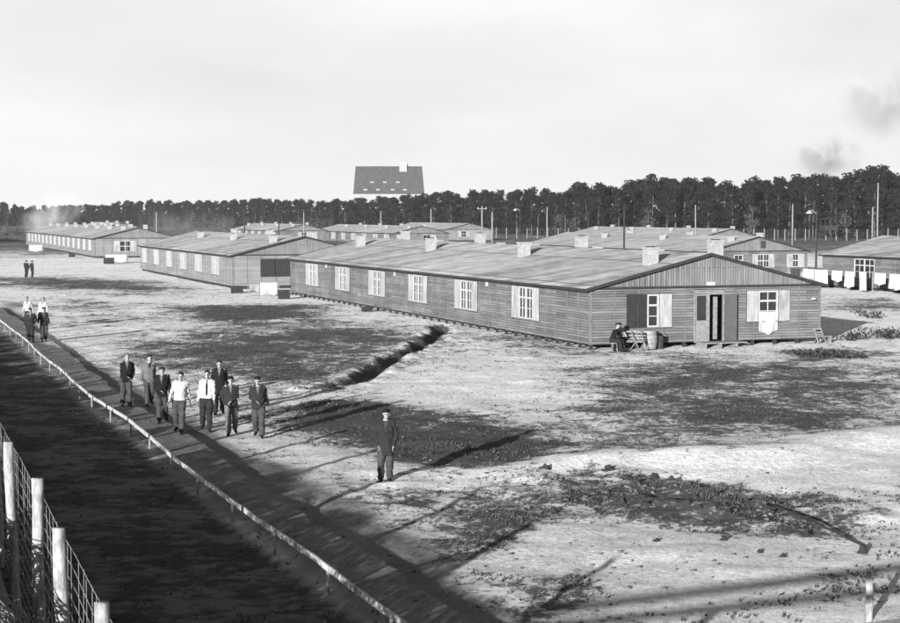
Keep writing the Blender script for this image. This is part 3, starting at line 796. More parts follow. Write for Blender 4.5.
def far_fence():
    root = empty('perimeter_fence', tuple(atd(680, 405)), 0, label='distant perimeter fence of pale posts in front of the forest', cat='fence')
    off = atd(680, 405)
    pts = []
    for px in list(np.arange(455, 900, 10.3)):
        d = 405+(700-px)*.12 if px < 700 else 405-(px-700)*.1
        pts.append(atd(px, d))
    wm = MB()
    for i, p in enumerate(pts):
        q = p-off; h = 2.9*random.uniform(.95, 1.05)
        mb = MB(); mb.tube([q+Vector((0, 0, -.2)), q+Vector((0, 0, h))], [.13, .12], 6); mb.build('post', M['wood'], root)
        if i:
            for z in np.arange(.3, 2.9, .3): wm.tube([pts[i-1]-off+Vector((0, 0, z)), q+Vector((0, 0, z))], .012, 3, caps=False)
    wm.build('wire', M['metal'], root)
far_fence()

# poles
def pole(px, ytop, d, r, m, label, arm=None, group=None):
    p = atd(px, d); h = CH+(215-ytop)*d/FPX
    root = empty('lamp_post' if arm == 'lamp' else 'utility_pole', tuple(p), 0, label=label, cat='lamp post' if arm == 'lamp' else 'pole', group=group)
    mb = MB(); mb.tube([(0, 0, -.3), (random.uniform(-.05, .05), 0, h*.5), (0, 0, h)], [r*1.1, r, r*.85], 8); mb.build('shaft', M[m], root, True)
    if arm == 'lamp':
        a = MB(); a.tube([(0, 0, h-.3), (-.5, -.2, h+.1), (-.8, -.3, h)], .05, 6); a.build('bracket', M['metal'], root)
        b = MB(); b.tube([(-.8, -.3, h+.05), (-.8, -.3, h-.1), (-.8, -.3, h-.25)], [.08, .25, .38], 12); b.build('lamp_shade', M['white'], root)
    elif arm == 'cross':
        a = MB(); a.box((-.9, -.06, h-.6), (.9, .06, h-.45)); a.build('crossarm', M[m], root)
        for x in (-.75, .75):
            b = MB(); b.tube([(x, 0, h-.44), (x, 0, h-.2)], [.08, .06], 8); b.build('insulator', M['white'], root)
pole(624, 204, 150, .09, 'dark_wood', 'thin dark pole rising behind the ridge of the nearest barrack')
pole(695, 205, 235, .10, 'wood', 'pale pole above the far barrack roof right of centre')
pole(792, 204, 330, .16, 'wood', 'thick pale pole before the forest, left of the lamp post by the right barrack')
pole(547, 207, 300, .12, 'wood', 'pale pole at the left end of the barrack roofs behind the nearest one')
pole(482, 206, 300, .15, 'wood', 'left one of two neighbouring poles before the forest at centre', 'cross')
pole(492, 212, 300, .15, 'wood', 'right one of two neighbouring poles before the forest at centre')
pole(816, 211, 160, .10, 'dark_wood', 'dark lamp post between the hatch-gabled barrack and the right barrack', 'lamp')
pole(872, 207, 330, .16, 'wood', 'grey pole rising over the roof of the right edge barrack')
pole(877, 183, 400, .2, 'wood', 'tallest pole, against the tree tops near the right edge')
pole(431, 209, 350, .15, 'wood', 'pole over the gable of the distant middle barrack')
pole(381, 211, 390, .15, 'wood', 'pole rising from behind the distant middle barrack roof')
pole(304, 212, 380, .15, 'wood', 'pole beside the ridge of the distant dark-gabled barrack')
pole(279, 211, 360, .12, 'dark_wood', 'thin dark pole before the corner of the distant dark-gabled barrack')
pole(245, 217, 230, .10, 'dark_wood', 'short dark pole behind the roof of the second left-row barrack')
pole(157, 212, 300, .14, 'wood', 'pole beyond the gap between second and third left-row barracks')
pole(520, 209, 260, .09, 'dark_wood', 'lamp post rising behind the middle of the nearest barrack roof', 'lamp')
pole(588, 211, 330, .12, 'dark_wood', 'dark pole against the forest above the barrack roofs at centre right')

def tower():
    d = 385; p = atd(828, d); root = empty('watchtower', tuple(p), math.radians(10), label='wooden watchtower on legs standing before the forest at right', cat='watchtower')
    zt = CH+(215-219.5)*d/FPX
    for x in (-1.4, 1.4):
        for y in (-1.4, 1.4):
            mb = MB(); mb.tube([(x*1.15, y*1.15, -.2), (x, y, zt)], .12, 6); mb.build('leg', M['dark_wood'], root)
    b = MB(); b.box((-1.7, -1.7, zt-2.6), (1.7, 1.7, zt-2.45)); b.build('platform', M['dark_wood'], root)
    b = MB()
    for (a, c) in (((-1.7, -1.7), (1.7, -1.62)), ((-1.7, 1.62), (1.7, 1.7)), ((-1.7, -1.62), (-1.62, 1.62)), ((1.62, -1.62), (1.7, 1.62))): b.box((a[0], a[1], zt-2.445), (c[0], c[1], zt-1.4))
    b.build('parapet', M['dark_wood'], root)
    b = MB(); b.add([(-2, -2, zt), (2, -2, zt), (2, 2, zt), (-2, 2, zt), (0, 0, zt+.7)], [(0, 1, 4), (1, 2, 4), (2, 3, 4), (3, 0, 4), (3, 2, 1, 0)]); b.build('roof', M['dark_wood'], root)
    b = MB(); b.tube([(-1.5, -1.5, 0), (1.4, -1.5, zt-2.5)], .06, 5); b.tube([(1.5, -1.5, 0), (-1.4, -1.5, zt-2.5)], .06, 5); b.build('brace', M['dark_wood'], root)
tower()

# unseen raised rails, added to cast the two shadow bands at lower right
def add_shadow_rails():
    root = empty('shadow_rails', (-5.5, 1.1, 0), 0, label='unseen raised wooden rails added to cast shadow bands at lower right', cat='shadow_rail')
    A = Vector((-7.6, 4.0, 0)); B = Vector((2.6, 8.82, 0)); o = Vector((-5.5, 1.1, 0))
    for z, r in ((3.98, .085), (3.60, .075)):
        mb = MB(); mb.tube([A-o+Vector((0, 0, z+(.0 if z > 3.8 else .16))), B-o+Vector((0, 0, z))], r, 8); mb.build('shadow_rail', M['wood'], root)
    for t in (.03, .985):
        q = A.lerp(B, t)-o; mb = MB(); mb.tube([q+Vector((0, 0, -.2)), q+Vector((0, 0, 3.9))], .05, 8); mb.build('post', M['wood'], root)
add_shadow_rails()

# ------------------------------------------------------------------ trees
def leafcloud(n, cen, rad, size, rn, squash=.6):
    c = np.array(cen); d = rn.randn(n, 3); d /= np.linalg.norm(d, axis=1)[:, None]
    r = rn.rand(n)**.45
    p = c+d*r[:, None]*np.array([rad, rad, rad*squash])
    a = rn.randn(n, 3); a /= np.linalg.norm(a, axis=1)[:, None]; b = np.cross(a, rn.randn(n, 3)); b /= np.linalg.norm(b, axis=1)[:, None]
    s = size*(.5+rn.rand(n))[:, None]
    return np.stack([p+a*s, p+b*s, p-a*s*.8, p-b*s], 1).reshape(-1, 3)
def pine_meshes(seed, h=14.0, bare=.45, nleaf=1000, crown=2.4):
    rn = np.random.RandomState(seed); R = random.Random(seed)
    tr = MB(); k = 7; bx, by = R.uniform(-.5, .5), R.uniform(-.5, .5)
    axp = [Vector((bx*(i/k)**2, by*(i/k)**2, -.2+(h*.93)*i/k)) for i in range(k+1)]
    tr.tube(axp, [.20*(1-.78*i/k)+.03 for i in range(k+1)], 7)
    V = []; nc = 16
    for i in range(nc):
        f = bare+(1-bare)*(i+.5)/nc; z = h*f
        prof = math.sin(PI*min(1, (f-bare)/(1-bare)*.72+.22))
        rr = crown*prof*R.uniform(.25, .9); a = R.uniform(0, 2*PI)
        c = Vector((bx*f*f+rr*math.cos(a), by*f*f+rr*math.sin(a), z+R.uniform(-.4, .4)))
        tr.tube([Vector((bx*f*f, by*f*f, z-.9)), c], [.06, .025], 4)
        V.append(leafcloud(nleaf//nc, c, R.uniform(.9, 1.6), .24, rn, .7))
    V.append(leafcloud(nleaf//7, (bx, by, h-.9), 1.5, .22, rn, .75))
    for i in range(4):
        z = h*bare*R.uniform(.4, .95); a = R.uniform(0, 6.28); tr.tube([(0, 0, z), (math.cos(a)*1.1, math.sin(a)*1.1, z+.2)], [.04, .015], 4)
    V = np.concatenate(V)
    return tr.mesh('trunk', [M['bark']], True), V
def vmesh(name, V, m):
    o = nparr(name, V, np.arange(len(V)).reshape(-1, 4), m); me = o.data; bpy.data.objects.remove(o); return me
protos = []
for sd in range(7):
    tm, V = pine_meshes(100+sd, bare=random.Random(sd).uniform(.14, .34), crown=random.Random(sd+50).uniform(2.2, 3.0))
    protos.append((tm, vmesh('crown', V, M['needle']), V))
# silhouette: (px, y of the tops, distance)
SIL = [(-60, 205, 900), (0, 206, 900), (25, 210, 900), (60, 209, 880), (100, 208, 860), (150, 203, 840), (200, 205, 800), (250, 203, 760), (300, 203, 700), (350, 203, 640), (372, 202, 620), (418, 199, 590), (432, 197, 560), (480, 196, 520), (540, 193, 490), (600, 187, 460), (660, 183, 445), (720, 184, 430), (780, 181, 425), (830, 180, 420), (860, 176, 415), (880, 173, 412), (900, 175, 410), (960, 172, 400)]
def sil(px):
    for a, b in zip(SIL[:-1], SIL[1:]):
        if a[0] <= px <= b[0]:
            t = (px-a[0])/(b[0]-a[0]); return a[1]+(b[1]-a[1])*t, a[2]+(b[2]-a[2])*t
    return SIL[-1][1:] if px > 0 else SIL[0][1:]
ntree = 0
for row in range(3):
    px = -40.0+row*5
    while px < 945 and ntree < 292:
        y, d0 = sil(px); d = d0+row*7+random.uniform(-3, 3); dw = 3.9*FPX/d
        hmul = random.uniform(.82, 1.08)*(1+.05*math.sin(px*.031)) if row else random.uniform(.72, 1.0)
        ht = (CH+(215-y+1.0)*d0/FPX)*hmul
        tm, cm, V = random.choice(protos); p = atd(px, d)
        root = empty('pine_tree', tuple(p), random.uniform(0, 6.28), label='tall dark pine at the edge of the forest behind the camp', cat='tree', group='pines along the forest edge')
        s = ht/14.0; root.scale = (s*random.uniform(.95, 1.25), s*random.uniform(.95, 1.25), s)
        link('trunk', tm, root); link('crown', cm, root)
        ntree += 1; px += dw*random.uniform(.6, 1.4)*1.85
# forest mass behind
def forest_mass():
    Vs = []; TV = MB(); rn = np.random.RandomState(5)
    for row in range(3, 8):
        px = -50.0
        while px < 960:
            y, d0 = sil(px); d = d0+row*8+random.uniform(-4, 4)
            ht = (CH+(215-y+2.5)*d0/FPX)*random.uniform(.84, 1.07)*(1+.005*row)
            V = random.choice(protos)[2]; s = ht/14.0; a = random.uniform(0, 6.28); p = atd(px, d)
            ca, sa = math.cos(a)*s*1.15, math.sin(a)*s*1.15
            Vn = np.stack([V[:, 0]*ca-V[:, 1]*sa+p.x, V[:, 0]*sa+V[:, 1]*ca+p.y, V[:, 2]*s], -1); Vs.append(Vn)
            if row < 6: TV.tube([(p.x, p.y, -.2), (p.x, p.y, ht*.6)], [.2, .12], 5)
            px += 4.3*FPX/d*random.uniform(.7, 1.2)*(1.5 if row < 6 else 1.2)
    # undergrowth and saplings in the wood
    for i in range(2300):
        px = random.uniform(-60, 960); y, d0 = sil(px); d = d0+random.uniform(3, 60); p = atd(px, d); r = random.uniform(1.2, 2.6)
        Vs.append(leafcloud(70, (p.x, p.y, r*random.uniform(.3, 3.0)), r, .30, rn, .8))
    V = np.concatenate(Vs); o = nparr('pine_forest', V, np.arange(len(V)).reshape(-1, 4), M['needle'])
    t = TV.build('trunks', M['bark'], o); tag(t, kind='stuff')
    tag(o, 'dense dark pine wood massed behind the forest edge', 'forest', kind='stuff')
forest_mass()
# pale birches and thickets
def broadleaf(seed, h, nleaf, size, rad):
    rn = np.random.RandomState(seed); R = random.Random(seed); tr = MB(); V = []
    tr.tube([(0, 0, -.2), (R.uniform(-.2, .2), 0, h*.5), (0, R.uniform(-.3, .3), h*.9)], [.14, .09, .03], 6)
    for i in range(16):
        a = R.uniform(0, 6.28); z = h*R.uniform(.25, .98); rr = rad*R.uniform(.1, .8)*math.sin(PI*min(.95, z/h))
        c = (rr*math.cos(a), rr*math.sin(a), z); tr.tube([(0, 0, z*.75), c], [.04, .015], 4)
        V.append(leafcloud(nleaf//16, c, rad*R.uniform(.25, .5), size, rn, .8))
    return tr.mesh('trunk', [M['bark']], True), vmesh('crown', np.concatenate(V), M['leaf'])
bl = [broadleaf(60+i, 7, 380, .16, 2.4) for i in range(3)]
for px, yt, d in [(232, 217, 620), (246, 219, 600), (262, 216, 560), (215, 218, 640), (300, 218, 540), (752, 207, 415), (560, 214, 470), (575, 217, 466), (60, 216, 780), (648, 209, 440), (845, 212, 410)]+[(x_, 219+random.uniform(-2, 3), 480+random.uniform(-40, 40)) for x_ in range(178, 335, 7)]+[(x_, 224, 400) for x_ in range(-10, 30, 9)]:
    tm, cm = random.choice(bl); p = atd(px, d-6); ht = CH+(215-yt)*d/FPX; root = empty('birch_tree', tuple(p), random.uniform(0, 6), label='pale bushy birch standing before the dark pine forest', cat='tree', group='pale young birches before the pines')
    root.scale = (ht/7*1.2, ht/7*1.2, ht/7); link('trunk', tm, root); link('crown', cm, root)

# low shrubs near the huts
def shrub(px, py, r, h, label, n=260, m='shrub'):
    p = on(px, py); rn = np.random.RandomState(int(px)); root = empty('shrub', tuple(p), 0, label=label, cat='shrub')
    V = np.concatenate([leafcloud(n//8, (random.uniform(-r, r)*.7, random.uniform(-r, r)*.4, h*random.uniform(.2, .7)), r*.42, .055, rn, h/r*.8) for _ in range(8)])
    V[:, 2] = np.maximum(V[:, 2], -.05)
    link('foliage', vmesh('foliage', V, M[m]), root)
    t = MB()
    for i in range(7): a = random.uniform(0, 6.28); t.tube([(0, 0, -.1), (math.cos(a)*r*.6, math.sin(a)*r*.5, h*.8)], [.02, .008], 4)
    t.build('stems', M['dark_wood'], root)
shrub(868, 338, 1.5, .75, 'dark low shrub on the sand right of the near gable')
shrub(850, 341, .8, .5, 'small shrub between the near gable shadow and the larger shrub')
shrub(890, 340, 1.1, .6, 'low shrub at the right edge of the picture')
shrub(815, 357, 1.6, .35, 'flat dark shrub on the sand before the near gable corner')
shrub(845, 359, 1.3, .3, 'flat spreading shrub right of the gable corner')
shrub(870, 318, 1.4, .5, 'shrub below the laundry line at right', 200)

# ------------------------------------------------------------------ stumps, stakes and fallen pole
stump_spots = [(863,553,.24,.09),(806,535,.16,.09),(772,512,.18,.08),(728,512,.13,.07),(760,552,.10,.06),(783,557,.10,.06),(654,478,.16,.09),(671,482,.15,.09),(688,508,.14,.08),(712,499,.13,.08),(746,500,.17,.08),(695,500,.12,.07),(724,540,.12,.07),(546,477,.2,.11),(608,476,.2,.11),(626,482,.16,.09),(637,486,.16,.09),(622,503,.2,.11),(645,508,.18,.1),(553,513,.18,.1),(535,500,.1,.06),(657,541,.1,.06),(700,512,.1,.06),(570,496,.1,.06)]
sm = MB(); sm.tube([(0, 0, -.5), (0, 0, 0), (.1, 0, .35), (.1, .05, .8), (.14, .02, 1.02)], [2.0, 1.6, 1.05, .95, .7], 13, jit=.12); smesh = sm.mesh('tree_stump', [M['dark_wood'], ], False)
stv = [smesh]
for q_ in range(3):
    sm = MB(); n_ = 11; random.seed(40+q_)
    sm.tube([(0, 0, -.5), (.1, .1, 0), (random.uniform(-.2, .2), 0, .45), (random.uniform(-.25, .25), 0, random.uniform(.8, 1.1))], [2.1, 1.5, 1.0, random.uniform(.6, .9)], n_, jit=.09)
    for k_ in range(4): a_ = random.uniform(0, 6.28); sm.tube([(math.cos(a_)*.6, math.sin(a_)*.6, .25), (math.cos(a_)*2.2, math.sin(a_)*2.2, .02)], [.4, .12], 6, jit=.15)
    stv.append(sm.mesh('tree_stump', [M['dark_wood']], False))
for i, (px, py, h, r) in enumerate(stump_spots):
    p = on(px, py); o = link('tree_stump', stv[i % 4], None, tuple(p), random.uniform(0, 6)); o.scale = (r*.75, r*.75, h*.62)
    o.rotation_euler.x = random.uniform(-.15, .15)
    tag(o, 'small dark sawn tree stump left in the cleared sandy ground' if i else 'taller tree stump at the end of the fallen pole near the right edge', 'stump', 'tree stumps on the cleared ground' if i else None)
p = on(868, 622); st = MB(); st.tube([(0, 0, -.2), (.02, 0, .35), (0, 0, .74)], [.065, .06, .055], 10, jit=.05); o = st.build('marker_stake', M['post'], None, True, tuple(p)); tag(o, 'pale wooden stake standing at the lower right edge', 'stake')
a, b = on(768, 505), on(866, 549); fp = MB(); k = 8
fp.tube([a.lerp(b, i/k)-a+Vector((random.uniform(-.04, .04), random.uniform(-.05, .05), .04+.05*math.sin(PI*i/k))) for i in range(k+1)], [.028-.001*i for i in range(k+1)], 6, jit=.1)
tag(fp.build('fallen_pole', M['dark_wood'], None, True, tuple(a)), 'thin dark fallen pole lying on the sand at lower right', 'pole')

# ------------------------------------------------------------------ washing line
def washing():
    y0 = CD; wp = []
    # runs parallel to the right barrack's long wall, 2.2 m in front
    o = Vector((CD.x, CD.y, 0))-G*2.2
    def pt(v, z=0): return o-L_*v+Vector((0, 0, z))
    root = empty('washing_line', tuple(pt(0)), RZ, label='washing line on posts along the wall of the right barrack', cat='washing line')
    for v in (-2, 10.5, 23, 34):
        mb = MB(); mb.tube([(0, -v, 0), (0, -v, 1.75)], .05, 6); mb.build('post', M['wood'], root)
    mb = MB()
    mb.tube([(0, 2-36*i/24, 1.7-.08*abs(math.sin(PI*(i/24)*3))) for i in range(25)], .008, 4); mb.build('line', M['metal'], root)
    items = [(-1.6, -.1, .75, 'dark blanket', 'cl_mid'), (.3, 1.9, .9, '', 'cloth'), (2.0, 4.1, .45, '', 'cloth'), (4.7, 6.2, .8, '', 'cloth'), (6.6, 7.9, .35, '', 'cloth'), (8.6, 9.7, .15, 'tall', 'cloth'), (10.8, 12.2, .75, '', 'cloth'), (12.7, 15.2, .45, '', 'cloth'), (15.9, 17.5, .9, '', 'cloth')]
    names = ['dark blanket hung at the far end of the washing line', 'first white sheet from the far end of the washing line', 'second white sheet from the far end of the washing line', 'third white sheet from the far end of the washing line', 'narrow white sheet before the long one on the washing line', 'long narrow white sheet hanging lowest on the washing line', 'white sheet next after the long narrow one on the line', 'eighth piece on the washing line, a broad white sheet', 'white sheet on the washing line nearest to the viewer']
    for (a, b, z, _, m), nm in zip(items, names):
        me = quadcloth('bed_sheet', -b, -a, z, 1.66, 0, M[m], .04, 5, int(a*10))
        ob = link('blanket' if m == 'cl_mid' else 'bed_sheet', me, None, tuple(pt(0)), RZ+PI/2)
        tag(ob, nm, 'sheet', 'washing on the line at right')
washing()

# white sheets and boxes before the second and third hut
for i, (px, py, x0, x1, z, lab) in enumerate([(270, 296, -.75, .6, 1.05, 'white sheet hung before the gable of the second barrack'), (258, 293, -.7, .7, .7, 'grey sheet draped low before the gable of the second barrack'), (118, 263, -1.6, 1.2, 1.1, 'white sheet spread on a rack before the third barrack'), (36, 252, -1.1, 1.1, 1.2, 'white sheet hung outside the far end of the third barrack')]):
    p = on(px, py); root = empty('drying_rack', tuple(p), RZ, label='wooden drying rack under the '+lab.replace(' hung', '').replace(' draped low', '').replace(' spread on a rack', ''), cat='rack')
    for x in (x0-.1, x1+.1):
        mb = MB(); mb.tube([(x, 0, -.1), (x, 0, z+.1)], .04, 6); mb.build('post', M['wood'], root)
    mb = MB(); mb.tube([(x0-.2, 0, z+.02), (x1+.2, 0, z+.02)], .03, 6); mb.build('bar', M['wood'], root)
    ob = link('bed_sheet', quadcloth('bed_sheet', x0, x1, .15, z, -.05, M['cloth'] if i != 1 else M['cloth_grey'], .03, 3, i), None, tuple(p), RZ); tag(ob, lab, 'sheet')
# crates of dug earth/boxes by huts
def crate(px, py, w, h, label, m='dark_wood'):
    p = on(px, py); root = empty('wooden_crate', tuple(p), RZ, label=label, cat='crate')
    mb = MB()
    for q in range(3):
        z0 = h*q/3+.01; z1 = h*(q+1)/3-.01
        mb.box((-w/2, -.3, z0), (w/2, -.27, z1)); mb.box((-w/2, .27, z0), (w/2, .3, z1)); mb.box((-w/2, -.27, z0), (-w/2+.03, .27, z1)); mb.box((w/2-.03, -.27, z0), (w/2, .27, z1))
    mb.build('side_boards', M[m], root)
    b = MB(); b.box((-w/2+.03, -.27, .01), (w/2-.03, .27, .04)); b.build('bottom_board', M[m], root)
crate(237, 293, .9, .6, 'dark crate standing at the corner of the second barrack')
crate(284, 299, .8, .7, 'dark crate right of the white sheet at the second barrack')
crate(109, 264, 1.3, .8, 'dark crate beside the white sheet at the third barrack')
crate(72, 257, .9, .6, 'small dark crate outside the long wall of the third barrack')
crate(367, 312, .6, .35, 'small dark crate beside the long wall of the nearest barrack')
crate(40, 251, .9, .8, 'dark crate behind the white sheet at the far left')

# ------------------------------------------------------------------ furniture at the near gable
def gpt(px, out, z=0):
    return Vector((C1.x, C1.y, 0))+G*gx(px)-L_*out+Vector((0, 0, z))
def barrel():
    root = empty('barrel', tuple(gpt(644, .6)), RZ, label='pale wooden barrel standing by the wall left of the door', cat='barrel')
    mb = MB(); n = 18; prof = [(0, .30), (.1, .325), (.3, .36), (.5, .365), (.7, .34), (.86, .31)]
    mb.tube([(0, 0, z+.03) for z, r in prof], [r for z, r in prof], n, jit=.01); mb.build('staves', M['wood'], root)
    for z, r in ((.15, .342), (.36, .372), (.58, .368), (.78, .334)):
        h = MB(); h.tube([(0, 0, z), (0, 0, z+.05)], [r, r], n); h.build('hoop', M['metal'], root)
barrel()
def bench():   # dark stool with bucket right of the barrel
    root = empty('bucket', tuple(gpt(654.5, .45)), 0, label='dark bucket standing between barrel and wall', cat='bucket')
    mb = MB(); mb.tube([(0, 0, 0), (0, 0, .62)], [.22, .27], 14); mb.build('body', M['dark_wood'], root)
    h = MB(); h.tube([(.27*math.cos(t), 0, .62+.16*math.sin(t)) for t in np.linspace(0, PI, 9)], .012, 5); h.build('handle', M['metal'], root)
bench()
def deckchair(px, out, label, rz, m='wood', sc=1.0):
    root = empty('folding_chair', tuple(gpt(px, out)), rz, label=label, cat='chair'); root.scale = (sc,)*3
    for x in (-.26, .26):
        mb = MB(); mb.tube([(x, -.35, 0), (x, .28, .95)], .025, 6); mb.build('leg', M[m], root)
        mb = MB(); mb.tube([(x*.88, .4, 0), (x*.88, -.25, .48)], .025, 6); mb.build('leg', M[m], root)
    mb = MB()
    for k in range(5): mb.box((-.26, -.28+.1*k, .44-.01*k), (.26, -.2+.1*k, .465-.01*k))
    mb.build('seat', M[m], root)
    mb = MB()
    for z, y in ((.9, .25), (.72, .13), (.58, .04)): mb.box((-.27, y-.03, z-.05), (.27, y-.005, z+.04))
    mb.build('backrest', M[m], root)
deckchair(628, 1.1, 'wooden folding chair nearest to the pale barrel', RZ+2.2)
deckchair(622, .9, 'wooden folding chair nearest to the second seated man', RZ+2.0)
deckchair(812, .7, 'pale wooden chair at the right corner of the near gable', RZ, 'wood', .8)
tb = empty('low_bench', tuple(gpt(816, .5)), RZ, label='low wooden bench under the chair at the gable corner', cat='bench')
# keep the bench beside, not through, the chair
tb.location = tuple(gpt(820.5, .45))
mb = MB(); mb.box((-.42, -.15, .33), (.30, .15, .38)); mb.build('seat', M['wood'], tb)
for x in (-.36, .24):
    mb = MB(); mb.box((x-.03, -.13, -.02), (x+.03, .13, .33)); mb.build('leg', M['wood'], tb)

# ------------------------------------------------------------------ people
def ik(a, b, l1, l2, pole_):
    a, b = Vector(a), Vector(b); d = b-a; L = min(d.length, (l1+l2)*.999); dn = d.normalized()
    x = (l1*l1-l2*l2+L*L)/(2*L); h = math.sqrt(max(l1*l1-x*x, 0)); p = Vector(pole_); p = (p-dn*p.dot(dn)).normalized()
    return a+dn*x+p*h, a+dn*L
class Lump(MB):
    def limb(s, pts, rad, n=12, m=None, flat=None):
        """tube with rounded ends; flat=(ax) scales"""
        pts = [Vector(p) for p in pts]
        d0 = (pts[0]-pts[1]).normalized(); d1 = (pts[-1]-pts[-2]).normalized()
        P = [pts[0]+d0*rad[0]*.9, pts[0]+d0*rad[0]*.5]+pts+[pts[-1]+d1*rad[-1]*.5, pts[-1]+d1*rad[-1]*.9]
        R = [rad[0]*.3, rad[0]*.82]+list(rad)+[rad[-1]*.82, rad[-1]*.3]
        s.tube(P, R, n, m)
    def loft(s, secs, n=20, m=None):
        "secs: (x,y,z,rx,ry)"
        vs = []
        for (x, y, z, rx, ry) in secs:
            for k in range(n):
                a = 2*PI*k/n; c, t = math.cos(a), math.sin(a)
                e = .85
                vs.append((x+rx*math.copysign(abs(c)**e, c), y+ry*math.copysign(abs(t)**e, t), z))
        fs = [(i*n+k, i*n+(k+1) % n, (i+1)*n+(k+1) % n, (i+1)*n+k) for i in range(len(secs)-1) for k in range(n)]
        fs += [tuple(range(n))[::-1], tuple(range((len(secs)-1)*n, len(secs)*n))]
        s.add(vs, fs, m)
    def ball(s, c, r, sq=(1, 1, 1), sub=2):
        vs, fs = blob_mesh(1, 0, sub, 0); s.add([(c[0]+v[0]*r*sq[0], c[1]+v[1]*r*sq[1], c[2]+v[2]*r*sq[2]) for v in vs], fs)
def fuse(mb, vox, name, mats, smooth_it=2, post=None):
    me = mb.mesh(name, mats[:1], False); o = bpy.data.objects.new('tmp', me); COL.objects.link(o)
    r = o.modifiers.new('r', 'REMESH'); r.mode = 'VOXEL'; r.voxel_size = vox; r.use_smooth_shade = True
    if smooth_it: sm_ = o.modifiers.new('s', 'SMOOTH'); sm_.iterations = smooth_it; sm_.factor = .5
    dg = bpy.context.evaluated_depsgraph_get(); dg.update()
    e = o.evaluated_get(dg); nm = bpy.data.meshes.new_from_object(e); nm.name = name
    bpy.data.objects.remove(o); nm.materials.clear()
    for m in mats: nm.materials.append(m)
    if post: post(nm)
    nm.polygons.foreach_set('use_smooth', [True]*len(nm.polygons)); return nm
HANDS = {'hang': (.27, .0, .80), 'fore': (.24, -.24, .88), 'aft': (.27, .20, .84), 'pocket': (.175, -.045, .91), 'front': (.03, -.20, 1.02), 'back': (.06, .17, .95), 'bag': (.30, -.02, .82), 'chest': (.05, -.22, 1.22), 'lap': (.12, -.40, .72)}
